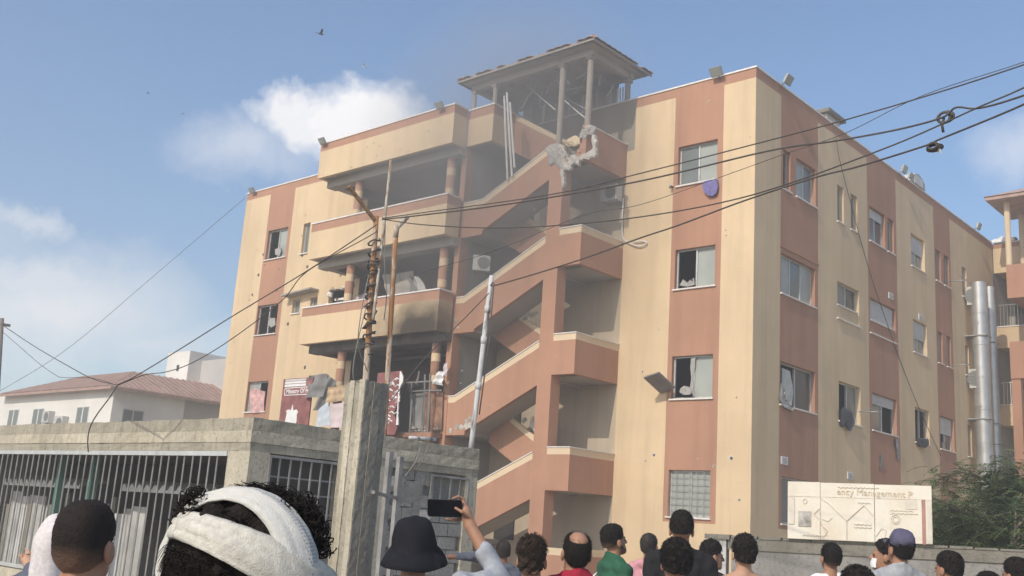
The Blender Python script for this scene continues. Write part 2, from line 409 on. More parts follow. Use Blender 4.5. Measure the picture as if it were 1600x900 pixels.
# left wing
hl = [(-22.27, -20.9, 11.79, 13.06), (-22.35, -20.95, 8.6, 9.84), (-22.38, -21.0, 5.45, 6.67), (-19.85, -19.42, 11.76, 13.02), (-20.0, -19.52, 9.31, 9.87), (-18.86, -18.42, 9.2, 9.85), (-17.75, -16.3, 8.8, 10.05)]
wall('left', [-24.2, -22.42, -20.7, -16.0], [GZ, 14.7, 15], hl, lambda u, z: 1 if z > 14.7 or -22.42 < u < -20.7 else 0, ['cream', 'terra'])
window('left', *hl[0], 'open_left', glass=('glass', 'glass_pale')); window('left', *hl[1], 'void'); window('left', *hl[2], 'open_right', glass=('glass_pale', 'glass'))
window('left', *hl[3], 'closed', n=1); window('left', *hl[4], 'closed', n=1); window('left', *hl[5], 'closed', n=1, sill=False)
# back and far-left walls, roof, floors, dark rooms
mb = MB(); mb.quad((-24.2, -.7, GZ), (-24.2, 21, GZ), (-24.2, 21, 15), (-24.2, -.7, 15)); mb.quad((-24.2, 21, GZ), (0, 21, GZ), (0, 21, 15), (-24.2, 21, 15)); mb.build('wall', 'cream', B)
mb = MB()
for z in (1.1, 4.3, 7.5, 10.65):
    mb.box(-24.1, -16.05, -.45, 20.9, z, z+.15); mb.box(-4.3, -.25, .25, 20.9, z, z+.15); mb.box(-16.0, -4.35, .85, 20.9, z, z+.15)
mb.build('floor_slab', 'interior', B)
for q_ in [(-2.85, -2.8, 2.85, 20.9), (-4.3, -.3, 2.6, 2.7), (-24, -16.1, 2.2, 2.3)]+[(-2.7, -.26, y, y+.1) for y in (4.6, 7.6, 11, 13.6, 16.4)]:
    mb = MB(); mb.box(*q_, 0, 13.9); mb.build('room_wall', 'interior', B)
mb = MB(); mb.box(-24.1, -.2, .9, 20.9, 13.85, 14.0); mb.box(-4.38, -.2, .2, .88, 13.85, 14.0); mb.box(-24.1, -16.4, -.5, .88, 13.85, 14.0); mb.build('roof_slab', 'ceiling', B)
mb = MB()   # inner faces and caps of the parapets
mb.box(-4.45, -.17, .02, .17, 14.0, 14.999, 0); mb.box(-.17, -.02, .02, 20.9, 14.0, 14.999, 0); mb.box(-24.18, -16.3, -.68, -.52, 14, 14.999, 0)
mb.build('parapet', 'terra', B)
for q_ in ((-8.25, .03, -.03, .2, 15.002, 15.05), (-.2, .03, .202, 21, 15.0025, 15.0505), (-24.23, -16.33, -.73, -.5, 15.002, 15.05)):
    mb = MB(); mb.box(*q_); mb.build('coping', 'coping', B)
# terrace parapet behind the pavilion (continues the front parapet to the left; roof shade painted in as grey)
mb = MB(); mb.box(-9.55, -4.452, .001, .17, 13.55, 15.0); mb.build('parapet', 'cream_shade_soot', B)
mb = MB(); mb.box(-15.9, -4.46, .171, .899, 13.86, 14.0); mb.build('roof_slab', 'ceiling', B)

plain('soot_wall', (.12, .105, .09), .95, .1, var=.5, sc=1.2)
# ---- balconies: x -16.35..-9.4, front at y -2.85
bands = [(13.68, 15.0), (10.58, 11.9), (7.45, 8.75)]
for k, (z0, z1) in enumerate(bands):
    mat = ['cream', 'cream', 'cream_scorched'][k]
    mb = MB(); bt = .30 if k else .28; x0, x1 = -16.38, -9.4
    mb.box(x0, x1, -2.85, -2.70, z0, z1-bt, 0); mb.box(x0, x1, -2.8501, -2.70, z1-bt, z1, 1)
    mb.box(x1-.15, x1, -2.699, -2.22, z0, z1-bt, 0); mb.box(x1-.15, x1, -2.699, -2.22, z1-bt, z1, 1)
    mb.box(x0, x0+.15, -2.699, -.72, z0, z1-bt, 0); mb.box(x0, x0+.15, -2.699, -.72, z1-bt, z1, 1)
    bal = mb.build('balcony', [mat, 'terra'], B)
    mb = MB(); mb.box(x0-.03, x1+.03, -2.88, -2.67, z1+.002, z1+.05); mb.box(x1-.17, x1+.03, -2.668, -2.22, z1+.002, z1+.05); mb.box(x0-.03, x0+.17, -2.668, -.73, z1+.002, z1+.05)
    mb.build('coping', 'coping', bal)
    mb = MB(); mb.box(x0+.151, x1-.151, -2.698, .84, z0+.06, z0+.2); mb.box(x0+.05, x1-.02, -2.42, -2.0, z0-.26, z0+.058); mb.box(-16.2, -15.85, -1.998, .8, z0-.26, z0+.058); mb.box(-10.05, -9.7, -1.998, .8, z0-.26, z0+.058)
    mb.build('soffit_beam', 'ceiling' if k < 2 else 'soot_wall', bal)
for z0, z1 in [(11.9, 13.41), (8.75, 10.31), (4.6, 7.18)]:
    for cx in (-14.68, -9.98):
        mb = MB(); cz = [z0-1.0 if z0 > 5 else z0]; bandz = [z1-.62, z1-.32, z1-1.12, z1-.82]
        zs = sorted([z0-1.0, z1, z1-.34, z1-.60, z1-1.05, z1-1.30])
        for a, b in zip(zs[:-1], zs[1:]):
            m = 1 if abs(a-(z1-.60)) < .01 or abs(a-(z1-1.30)) < .01 else 0
            n = 14; ring = [(cx+.155*math.cos(2*math.pi*q/n), -2.21+.155*math.sin(2*math.pi*q/n)) for q in range(n)]
            mb.prism(ring, 'z', a, b, m)
        mb.build('column', ['terra' if z0 > 5 or cx < -12 else 'terra_scorched', 'cream'], B)
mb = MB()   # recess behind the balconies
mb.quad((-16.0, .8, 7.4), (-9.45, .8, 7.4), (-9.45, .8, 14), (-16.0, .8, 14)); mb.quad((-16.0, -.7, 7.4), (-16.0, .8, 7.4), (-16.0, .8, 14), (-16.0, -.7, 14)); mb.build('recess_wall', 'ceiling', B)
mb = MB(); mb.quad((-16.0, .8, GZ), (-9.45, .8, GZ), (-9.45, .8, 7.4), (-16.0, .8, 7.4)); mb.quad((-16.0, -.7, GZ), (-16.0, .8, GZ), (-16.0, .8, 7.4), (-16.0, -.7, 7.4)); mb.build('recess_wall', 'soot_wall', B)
mb = MB(); mb.box(-16.3, -9.5, -2.6, .8, 4.15, 4.3); mb.build('balcony_floor', 'terra_scorched', B)
for z in (10.9, 7.7, 4.4):
    for x in (-14.6, -12.2):
        dz = 2.1; mb = MB(); mb.box(x-.5, x+.5, .72, .79, z, z+dz); mb.build('balcony_door', 'dark_void', B)
# dividing wall between balconies and staircase
mb = MB(); mb.box(-9.62, -9.395, -2.12, -1.75, GZ, 13.74); mb.build('pillar', 'terra', B)
mb = MB(); mb.box(-9.60, -9.42, -1.748, .79, GZ, 13.9); mb.build('recess_wall', 'ceiling', B)
# ---- roof-level fascia over the stair bay's left end
mb = MB(); mb.box(-9.45, -8.29, -2.15, -2.0, 13.75, 14.7, 0); mb.box(-9.45, -8.29, -2.15, -2.0, 14.7, 15.0, 1); mb.box(-8.44, -8.29, -1.999, 0.0, 13.75, 14.7, 0); mb.box(-8.44, -8.29, -1.999, 0.0, 14.7, 15, 1)
mb.box(-9.44, -8.45, -1.99, .0, 13.8, 13.95, 2); pa = mb.build('parapet', ['cream', 'terra', 'ceiling'], B)
mb = MB(); mb.box(-9.39, -8.26, -2.18, -1.97, 15.002, 15.05); mb.box(-8.46, -8.26, -1.968, 0, 15.002, 15.05); mb.build('coping', 'coping', pa)

# ---- open staircase
XL, XC0, XC1, XR, YF = -9.393, -5.80, -5.275, -4.45, -2.1
mb = MB(); mb.quad((-9.4, .0, GZ), (-4.45, .0, GZ), (-4.45, .0, 13.6), (-9.4, .0, 13.6)); mb.build('stair_wall', 'stair_back', B)
mb = MB(); mb.box(XC0+.001, XC1-.001, YF, YF+.42, GZ, 13.0); mb.build('column', 'terra', B)
flights = [  # flat top, flat end x, slope top at column, bottom flat, bottom start x, bottom slope start, bottom at column
    (11.78, -8.56, 13.04, 10.62, -8.48, 10.74, 11.98), (8.63, -9.02, 10.15, 7.47, -8.5, 7.56, 8.85), (5.46, -9.12, 6.98, 4.26, -8.58, 4.38, 5.68), (2.29, -9.15, 3.74, 1.08, -8.6, 1.2, 2.43)]
for k, (tf, xf, tc, bf, xb, bs, bc) in enumerate(flights):
    tr = .19
    poly = [(XL, bf), (xb, bf), (xb, bs), (XC0, bc), (XC0, tc-tr), (xf, tf-tr), (XL, tf-tr)]
    mb = MB(); mb.prism(poly, 'y', YF, YF+.15); pp = mb.build('stair_parapet', 'terra', B)
    mb = MB(); mb.prism([(XL, tf-tr), (xf, tf-tr), (XC0, tc-tr), (XC0, tc), (xf, tf), (XL, tf)], 'y', YF-.0005, YF+.15); mb.build('trim_band', 'trim_cream', pp)
    mb = MB(); mb.prism([(XL, tf+.002), (xf, tf+.002), (XC0-.002, tc+.002), (XC0-.002, tc+.03), (xf, tf+.03), (XL, tf+.03)], 'y', YF-.025, YF+.17); mb.build('coping', 'coping', pp)
    # flight slab with steps, front run rising to the right
    zf, zl = bf+.14, bc+.33
    mb = MB(); n = 9
    poly = [(xb, bs+.01), (XC0, bc+.01)]
    st = []
    for q in range(n):
        xa = XC0-(XC0-xb)*q/n; xb2 = XC0-(XC0-xb)*(q+1)/n; zz = zl-(zl-zf)*(q)/n
        st += [(xa, zz), (xb2, zz)]
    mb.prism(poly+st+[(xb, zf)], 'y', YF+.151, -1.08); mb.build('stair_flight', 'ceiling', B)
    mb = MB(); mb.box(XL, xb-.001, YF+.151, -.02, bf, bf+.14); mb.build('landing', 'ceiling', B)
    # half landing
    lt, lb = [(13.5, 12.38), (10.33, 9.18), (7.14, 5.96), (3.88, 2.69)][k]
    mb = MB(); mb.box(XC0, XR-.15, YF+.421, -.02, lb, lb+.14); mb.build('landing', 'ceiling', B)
    if k:
        mb = MB(); mb.box(XC1, XR, YF, YF+.15, lb, lt-tr, 0); mb.box(XR-.15, XR, YF+.151, -.005, lb, lt-tr, 0); lp = mb.build('landing_parapet', 'terra', B)
        mb = MB(); mb.box(XC1, XR+.0005, YF-.0005, YF+.15, lt-tr, lt); mb.box(XR-.15, XR+.0005, YF+.151, -.005, lt-tr, lt); mb.build('trim_band', 'trim_cream', lp)
        mb = MB(); mb.box(XC1, XR+.025, YF-.025, YF+.17, lt+.002, lt+.03); mb.box(XR-.17, XR+.025, YF+.172, -.005, lt+.002, lt+.03); mb.build('coping', 'coping', lp)
    # back run rising to the left, up to the next floor
    z1 = (lb+.14); z2 = z1+1.62
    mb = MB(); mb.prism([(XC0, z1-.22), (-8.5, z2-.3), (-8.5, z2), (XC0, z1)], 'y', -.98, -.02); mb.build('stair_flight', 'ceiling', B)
    mb = MB(); mb.prism([(XC0, z1-.24), (-8.5, z2-.32), (-8.5, z2+.82), (XC0, z1+.8)], 'y', -1.07, -.981); bp = mb.build('stair_parapet', 'terra', B)
    mb = MB(); mb.prism([(XC0, z1+.8), (-8.5, z2+.82), (-8.5, z2+1.0), (XC0, z1+.98)], 'y', -1.075, -.98); mb.build('trim_band', 'trim_cream', bp)
    # doorway from the landing into the flats
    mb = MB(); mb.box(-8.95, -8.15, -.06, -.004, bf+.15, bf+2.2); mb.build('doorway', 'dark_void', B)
# top half landing: side parapet whole, front blown away
mb = MB(); mb.box(XR-.15, XR, YF+.0, -.005, 12.38, 13.5); lp = mb.build('landing_parapet', 'terra', B)
mb = MB(); mb.box(XR-.17, XR+.02, YF+.35, -.005, 13.502, 13.53); mb.build('coping', 'coping', lp)
rr = random.Random(3)
def jag(n, a, b, amp):
    return [(a[0]+(b[0]-a[0])*t/n+rr.uniform(-amp, amp), a[1]+(b[1]-a[1])*t/n+rr.uniform(-amp, amp)) for t in range(n+1)]
lowp = [(XC1, 12.38), (XR-.151, 12.38), (XR-.151, 12.95)]+jag(5, (XR-.2, 12.9), (XR-.35, 12.62), .04)+jag(8, (XR-.4, 12.56), (XC1+.15, 12.6), .05)+[(XC1, 12.75)]
mb = MB(); mb.prism(lowp, 'y', YF+.003, YF+.14); mb.build('landing_parapet', 'terra', B)
# broken concrete hanging at the hole: slabs with torn rims, exposed core behind
mb = MB(); mb.prism([(-5.25, 12.42), (-4.62, 12.42), (-4.62, 13.0), (-4.9, 13.12), (-5.25, 12.95)], 'y', YF+.141, YF+.2); mb.build('concrete_core', 'concrete_grey', B)
q1 = lambda *P: [(660+a/4, 40+b/4) for a, b in P]; q4 = lambda *P: [(660+a/4, 230+b/4) for a, b in P]
slabs = [(q1((776, 765), (800, 742), (850, 733), (884, 746), (897, 772), (903, 805), (893, 832), (906, 862), (892, 892), (876, 905), (884, 930), (868, 880), (850, 900), (838, 870), (815, 862), (800, 880), (788, 868), (796, 830), (780, 800)), .09, 'rubble'),
         (q1((845, 740), (884, 748), (900, 800), (888, 835), (905, 870), (930, 880), (928, 900), (884, 905), (862, 870), (872, 820), (850, 780)), .12, 'coping'),
         (q4((893, 40), (925, 52), (960, 48), (985, 58), (1015, 40), (1045, 38), (1068, 12), (1086, 20), (1080, 55), (1058, 62), (1040, 78), (1012, 72), (985, 84), (972, 118), (950, 100), (925, 116), (902, 112), (912, 88)), .06, 'coping'),
         (q1((1058, 690), (1074, 680), (1088, 720), (1083, 770), (1086, 808), (1066, 828), (1052, 812), (1070, 770), (1062, 730)), .05, 'coping'),
         (q1((982, 692), (998, 645), (1038, 618), (1078, 626), (1082, 655), (1062, 688), (1036, 682), (1012, 715), (996, 706)), .12, 'rubble'),
         (q1((905, 712), (955, 690), (988, 700), (984, 742), (948, 756), (907, 742)), -.02, 'trim_cream'),
         (q4((862, 140), (880, 130), (884, 180), (892, 230), (880, 250), (868, 235), (876, 200), (864, 175)), .012, 'coping'),
         (q4((770, 5), (800, 0), (835, 40), (830, 78), (808, 95), (792, 118), (784, 85), (792, 50)), .05, 'rubble')]
k = 0
for pts, pr_, mt in slabs:
    p0 = [on(u, v, 'y', YF) for u, v in pts]; pl_ = []
    for i, p in enumerate(p0):
        nx_ = p0[(i+1) % len(p0)]
        for t_ in (0, .33, .66): pl_.append(p+(nx_-p)*t_+np.array([rr.uniform(-.022, .022), 0, rr.uniform(-.022, .022)]))
    mb = MB(); n = len(pl_); c0 = sum(pl_)/n; rg = []
    for sc_, yy in ((1.0, .10), (1.0, -.012), (.8, -.03), (.5, -.035), (.2, -.03)):
        rg.append([np.array([c0[0]+(p[0]-c0[0])*sc_, YF+yy-(max(pr_, .01)*rr.uniform(-.12, .16) if sc_ < 1 else 0), c0[2]+(p[2]-c0[2])*sc_]) for p in pl_])
    mb.grid(rg, 0, True); mb.add(rg[-1], [tuple(range(n))]); mb.build('broken_concrete', {'coping': 'rubble_pale'}.get(mt, mt), B)
mb = MB()
for (x, z, r, n) in [(-5.62, 13.14, .05, 5), (-5.45, 12.8, .05, 5), (-5.05, 12.55, .05, 6), (-4.7, 12.6, .05, 4), (-4.6, 13.45, .05, 4)]:
    for q in range(n): mb.lump((x+rr.uniform(-.16, .16), YF+rr.uniform(-.05, .08), z+rr.uniform(-.13, .13)), r*rr.uniform(.3, .9), rr.choice((0, 0, 1)), 1.0, seed=100+k); k += 1
mb.build('broken_concrete', ['rubble', 'rubble_pale'], B, kind='stuff')
mb = MB()
for q in range(5):
    x = rr.uniform(-5.6, -4.6); z = rr.uniform(12.6, 13.0); mb.tube(smooth_path([(x, YF+.05, z), (x+rr.uniform(-.1, .1), YF-.1, z+.12), (x+rr.uniform(-.25, .25), YF-.2, z+rr.uniform(-.15, .35))], 4), .008, 5)
mb.build('rebar', 'rust_bar', B, kind='stuff')
# splintered plaster on flights and lower parapets
def patch(mb, x, y, z, r, m):
    n = rr.randint(8, 12); pts = [(x+r*rr.uniform(.45, 1.15)*math.cos(2*math.pi*q/n), z+r*.8*rr.uniform(.45, 1.15)*math.sin(2*math.pi*q/n)) for q in range(n)]
    mb.prism(pts, 'y', y-.008-rr.uniform(0, .006), y+.01, m)
mb = MB()
for (u, v, r, n) in [(730, 662, .2, 5), (718, 668, .16, 4), (738, 652, .12, 3), (706, 672, .14, 3), (712, 500, .09, 2), (716, 510, .08, 2), (722, 580, .06, 2), (826, 500, .06, 1), (835, 328, .05, 1), (813, 302, .05, 1), (806, 591, .05, 2), (799, 619, .05, 2), (765, 635, .05, 2), (868, 555, .05, 1), (720, 598, .05, 2)]:
    c = on(u, v, 'y', YF)
    for q in range(n): patch(mb, c[0]+rr.uniform(-r, r), YF, c[2]+rr.uniform(-r, r)*.6, r*rr.uniform(.4, .8), rr.choice((0, 1)))
mb.build('broken_plaster', ['rubble_pale', 'rubble'], B, kind='stuff')
mb = MB()
for (x, y, z, n) in [(-7.1, -1.077, 8.1, 6), (-6.8, -1.077, 4.75, 7), (-6.3, -1.077, 4.6, 4)]:
    for q in range(n): patch(mb, x+rr.uniform(-.45, .45), y, z+rr.uniform(-.12, .12), rr.uniform(.08, .2), rr.choice((0, 0, 1)))
mb.build('broken_plaster', ['rubble_pale', 'rubble'], B, kind='stuff')
# low walls at the foot of the stairs
mb = MB(); mb.box(-5.27, -4.45, -2.1, -1.95, GZ, .95, 0); mb.box(-5.27, -4.45, -2.1005, -1.95, .95, 1.14, 1); mb.box(-4.6, -4.45, -1.949, -.01, GZ, .95, 0); mb.box(-4.6, -4.4495, -1.949, -.01, .95, 1.14, 1)
mb.build('entrance_parapet', ['terra', 'trim_cream'], B)
# pock marks
rr = random.Random(11)
pm = MB()
n = 9; pm.add([(0, 0, 0)]+[(math.cos(2*math.pi*q/n)*rr.uniform(.7, 1.1), -.0, math.sin(2*math.pi*q/n)*rr.uniform(.7, 1.1)) for q in range(n)], [(0, q+1, (q+1) % n+1) for q in range(n)])
plain('pock', (.10, .085, .07), .95); plain('pock_pale', (.62, .56, .48), .95)
pmd = pm.mesh('pock_mark', ['pock']); pml = pm.mesh('pock_mark', ['pock_pale'])
for (u, v, s, fr) in [(1142, 716, .085, 0), (1021, 711, .07, 0), (1008, 720, .04, 0), (1154, 781, .05, 0), (1003, 581, .05, 0), (1150, 621, .04, 0), (1133, 360, .035, 0), (1134, 368, .035, 0), (1171, 214, .03, 0), (1143, 269, .03, 0), (1048, 291, .06, 0), (1028, 515, .035, 0), (1090, 718, .03, 0), (1115, 729, .05, 0), (1046, 333, .03, 0), (1027, 505, .025, 0), (1107, 159, .05, 0), (1025, 340, .025, 0)]:
    c = on(u, v, 'y', 0); o = inst(pmd, B, (c[0]+.02, -.004, c[2]), (0, rr.uniform(0, 6), 0), 'pock_mark'); o.scale = (s*.62, 1, s*.62)
    o = inst(pml, B, (c[0]+.012, -.0025, c[2]+.01), (0, rr.uniform(0, 6), 0), 'pock_mark'); o.scale = (s, 1, s)
for q in range(34):
    x, z = rr.uniform(-23.9, -16.6), rr.uniform(7, 14.5); s = rr.choice((.03, .04, .06, .08))
    o = inst(pmd, B, (x, -.704, z), (0, rr.uniform(0, 6), 0), 'pock_mark'); o.scale = (s, 1, s)
for q in range(9):
    x, z = rr.uniform(-16, -10), rr.uniform(13.75, 14.6); o = inst(pmd, B, (x, -2.854, z), (0, rr.uniform(0, 6), 0), 'pock_mark'); o.scale = (.03, 1, .03)
# blasted edge of the opening in the left wing, hanging ledge
mb = MB(); k = 900
for q in range(46):
    e = rr.choice('tblr'); x = rr.uniform(-17.8, -16.3); z = rr.uniform(8.8, 10.1)
    if e == 't': z = 10.05
    if e == 'b': z = 8.85
    if e == 'l': x = -17.75
    if e == 'r': x = -16.35
    mb.lump((x, -.7+rr.uniform(-.03, .1), z), rr.uniform(.05, .14), rr.choice((0, 1)), .8, seed=k+q)
mb.box(-17.7, -16.32, -.62, -.5, 9.35, 9.5, 1); mb.box(-17.5, -16.4, -.6, -.5, 9.62, 9.7, 1)
mb.build('broken_concrete', ['rubble', 'coping'], B, kind='stuff')
mb = MB(); mb.obox((-19.35, -.9, 10.06), (.95, 0, .06), (0, .22, 0), (-.01, 0, .03)); mb.build('hanging_ledge', 'rubble', B)

# ---- roofed terrace pavilion over the stair head
ex0, ex1, ey0, ey1, ez = -9.72, -4.06, -2.5, .6, 16.05
mb = MB(); mb.box(ex0+.12, ex1-.12, ey0+.12, ey1-.12, ez-.10, ez-.03); PV = mb.build('pavilion_roof', 'soffit', B)
cx0, cx1, cym = ex0+1.55, ex1-1.55, (ey0+ey1)/2; pk = ez+.62
mb = MB()
mb.add([(ex0, ey0, ez-.03), (ex1, ey0, ez-.03), (ex1, ey1, ez-.03), (ex0, ey1, ez-.03), (cx0, cym, pk), (cx1, cym, pk)], [(0, 1, 5, 4), (1, 2, 5), (2, 3, 4, 5), (3, 0, 4), (3, 2, 1, 0)]); mb.build('roof_deck', 'soffit', PV)
mb = MB(); mb.box(ex0, ex1, ey0-.02, ey0, ez-.1, ez-.02); mb.box(ex1, ex1+.02, ey0, ey1, ez-.1, ez-.02); mb.box(ex0-.02, ex0, ey0, ey1, ez-.1, ez-.02); mb.build('fascia_board', 'wood_grey', PV)
tm = MB(); tm.grid([[(.155*math.cos(a)*(1-.1*t), -.02+.36*t, .036*math.sin(a)-.008) for a in [math.pi*j/5 for j in range(6)]] for t in (0, 1)]); tm.grid([[(.145*math.cos(a), -.02, .026*math.sin(a)-.012) for a in [math.pi*j/5 for j in range(6)]], [(.155*math.cos(a), -.02, .036*math.sin(a)-.008) for a in [math.pi*j/5 for j in range(6)]]])
tile_me = tm.mesh('roof_tile', ['tile'])
rr = random.Random(5); tiles = []
def slope_tiles(org, ud, inw, length, run, rise, left, right):
    rows = int(math.ceil(math.hypot(run, rise)/.33)); L = math.hypot(run, rise); sl = math.atan2(rise, run)
    for i in range(rows):
        s = i*.33; fr_ = s/L; lo = left*fr_; hi = length-right*fr_
        n = int((hi-lo)/.31)
        for j in range(n+1):
            u = lo+.155+j*(hi-lo-.31)/max(n, 1)
            if i == 0 and rr.random() < .3: continue
            p = np.array(org)+np.array(ud)*u+np.array(inw)*(s*math.cos(sl)-.06)+np.array((0, 0, 1))*(s*math.sin(sl)+.0)
            tiles.append((p, math.atan2(-inw[0], inw[1])+rr.uniform(-.05, .05), sl+rr.uniform(-.04, .04)))
slope_tiles((ex0, ey0, ez), (1, 0, 0), (0, 1, 0), ex1-ex0, cym-ey0, .65, cx0-ex0, ex1-cx1)
slope_tiles((ex1, ey0, ez), (0, 1, 0), (-1, 0, 0), ey1-ey0, ex1-cx1, .65, cym-ey0, ey1-cym)
slope_tiles((ex0, ey1, ez), (0, -1, 0), (1, 0, 0), ey1-ey0, cx0-ex0, .65, cym-ey0, ey1-cym)
for p, rz, sl in tiles:
    o = inst(tile_me, PV, p, (sl, 0, rz), 'roof_tile')
mb = MB()
for a, b in [((ex1, ey0, ez+.03), (cx1, cym, pk+.05)), ((ex0, ey0, ez+.03), (cx0, cym, pk+.05)), ((ex1, ey1, ez+.03), (cx1, cym, pk+.05)), ((cx0, cym, pk+.05), (cx1, cym, pk+.05))]:
    a, b = np.array(a), np.array(b); mb.tube([a+(b-a)*t/8 for t in range(9)], .07, 8)
mb.build('ridge_tile', 'tile', PV)
for (x, y, z0, r) in [(-5.58, -2.0, 13.0, .095), (-4.52, -1.98, 13.45, .095), (-4.52, -.02, 15.05, .09), (-9.3, -2.07, 15.05, .07), (-8.36, -2.07, 15.05, .08), (-9.3, -.05, 15.0, .07)]:
    mb = MB(); mb.tube([(x, y, z0), (x, y, ez-.36)], r, 10); mb.box(x-r*1.25, x+r*1.25, y-r*1.25, y+r*1.25, ez-.42, ez-.31); mb.build('post', 'wood_grey', PV)
mb = MB(); mb.box(ex0+.3, ex1-.3, -2.1, -1.92, ez-.31, ez-.101); mb.box(ex0+.3, ex1-.3, -.1, .08, ez-.31, ez-.101); mb.box(-4.6, -4.42, -1.919, -.101, ez-.31, ez-.101); mb.box(-9.39, -9.21, -1.919, -.101, ez-.31, ez-.101)
for x in (-8.2, -7.2, -6.2, -5.3): mb.box(x-.05, x+.05, -1.919, -.101, ez-.26, ez-.101)
mb.build('roof_beam', 'soffit', PV)
for q, x in enumerate(np.arange(-9.1, -4.75, .29)):   # sheet cladding along the back, with gaps at the right
    if q in (14,): continue
    mb = MB(); mb.box(x, x+.28, .19+.012*(q % 2), .205+.012*(q % 2), 14.2, ez-.12+rr.uniform(-.05, .02)); mb.build('cladding_sheet', 'soffit', PV)
for q in range(8):   # railing bars on the open left end
    x = -9.15+q*.1; mb = MB(); mb.tube([(x, -.12, 15.0), (x+.01, -.12, ez-.3)], .014, 5); mb.build('railing_bar', 'sheet_pale', PV)
for q in range(5):
    x = -5.0+q*.1; mb = MB(); mb.tube([(x, .12, 14.95), (x+.015*(q-2), .12, 15.6)], .028, 5); mb.build('railing_bar', 'sheet_pale', PV)
def stick(pa_, pb_, y1, y2, r, m):
    a = on(*pa_, 'y', y1); b = on(*pb_, 'y', y2); mb = MB(); mb.tube([a, (a+b)/2+np.array([0, 0, -.02]), b], r, 6); return mb
for a, b, y1, y2, r in [((822, 131), (868, 172), -1.2, -1.4, .022), ((880, 155), (919, 188), -1.3, -1.7, .024), ((882, 152), (915, 170), -.6, -1.2, .012), ((885, 140), (922, 132), -.4, -.6, .015), ((948, 150), (959, 133), -.2, -.2, .02), ((848, 190), (851, 163), -.4, -.4, .035), ((830, 118), (815, 128), -1.5, -1.5, .012), ((880, 142), (905, 136), -1.2, -.9, .012)]:
    stick(a, b, y1, y2, r, 0).build('broken_rafter', 'sheet_pale', PV)
r9 = random.Random(9)
for q in range(16):
    x = r9.uniform(-8.0, -4.9); y = r9.uniform(-1.8, -.3); l_ = r9.uniform(.3, 1.0); a_q = r9.uniform(-.8, .8); mb = MB(); mb.tube([(x, y, ez-.14), (x+l_*.5*math.sin(a_q), y+r9.uniform(-.1, .1), ez-.14-l_*.35), (x+l_*math.sin(a_q), y+r9.uniform(-.2, .2), ez-.14-l_*.8)], r9.choice((.012, .018, .026)), 5); mb.build('broken_rafter', r9.choice(['sheet_pale', 'wood_grey', 'soffit']), PV)
# three timbers hanging down past the stair
for a, b in [((788, 150), (793, 281)), ((797, 160), (804, 262)), ((792, 145), (800, 276))]:
    stick(a, b, -2.2, -2.2, .035, 0).build('hanging_timber', 'sheet_pale', B)
# lower shed roof behind, to the right of the pavilion
mb = MB(); mb.add([(-4.4, 1.4, 15.62), (-3.3, 1.4, 15.2), (-3.3, 4.5, 15.2), (-4.4, 4.5, 15.62), (-4.4, 1.4, 14), (-3.3, 1.4, 14)], [(0, 1, 2, 3), (0, 4, 5, 1)]); mb.build('roof_shed', 'sheet_pale', B)
# vents on the side wall
for (y, z) in [(1.86, 3.9), (6.18, 3.83), (9.64, 10.24), (12.4, 10.02)]:
    mb = MB(); fbox(mb, 'side', y-.2, y+.2, -.02, -.002, z-.1, z+.12); vo = mb.build('vent_cover', 'white_paint', B)
    mb = MB()
    for q in range(3): fbox(mb, 'side', y-.12, y+.12, -.028, -.0205, z-.06+q*.055, z-.035+q*.055)
    mb.build('louvre', 'grey_metal', vo)
# ---------------------------------------------------------------- neighbouring wing at the far right
RB = thing('apartment_building', 'neighbouring cream building with balconies behind the steel ducts, far right edge', 'building', (5, 25, GZ))
mb = MB(); mb.quad((-.4, 23.2, GZ), (14, 23.2, GZ), (14, 23.2, 15), (-.4, 23.2, 15)); mb.quad((14, 19, GZ), (14, 32, GZ), (14, 32, 15), (14, 19, 15)); mb.quad((-.02, 21.02, GZ), (-.02, 23.2, GZ), (-.02, 23.2, 15), (-.02, 21.02, 15)); mb.build('wall', 'ceiling', RB)
for z0, z1 in [(13.7, 15.0), (10.4, 11.3), (7.1, 7.95), (3.9, 4.8)]:
    mb = MB(); mb.box(-.01, 6, 21.2, 21.4, z0, z1-.2, 0); mb.box(-.01, 6, 21.199, 21.4, z1-.2, z1, 1 if z0 > 12 else 0); mb.box(.06, 6, 21.401, 23.19, z0, z0+.18, 0); bl = mb.build('balcony', ['cream', 'terra'], RB)
    mb = MB(); mb.box(.03, 6.03, 21.17, 21.43, z1+.002, z1+.05); mb.build('coping', 'coping', bl)
for z in (7.95, 4.8, 11.3):
    for q in range(16):
        mb = MB(); x = .15+q*.14; mb.box(x, x+.03, 21.28, 21.31, z+.05, z+.95); mb.build('baluster', 'white_paint' if z == 7.95 else 'alu_dark', RB)
    mb = MB(); mb.box(.08, 2.4, 21.26, 21.33, z+.951, z+1.0); mb.build('handrail', 'white_paint' if z == 7.95 else 'alu_dark', RB)
for z in (8.2, 11.5, 5.0):
    mb = MB(); mb.box(.25, 1.5, 23.12, 23.19, z, z+1.9); mb.build('balcony_door', 'dark_void', RB)
mb = MB(); mb.box(1.15, 4, 18.9, 19.1, 12.0, 13.4); mb.box(1.15, 1.35, 19.101, 21.19, 12.0, 13.4); mb.box(1.15, 4, 18.9, 19.1, 8.7, 10.2); mb.box(1.15, 1.35, 19.101, 21.19, 8.7, 10.2); mb.box(1.15, 1.5, 18.95, 19.25, GZ, 8.7); mb.build('stair_parapet', 'terra', RB)
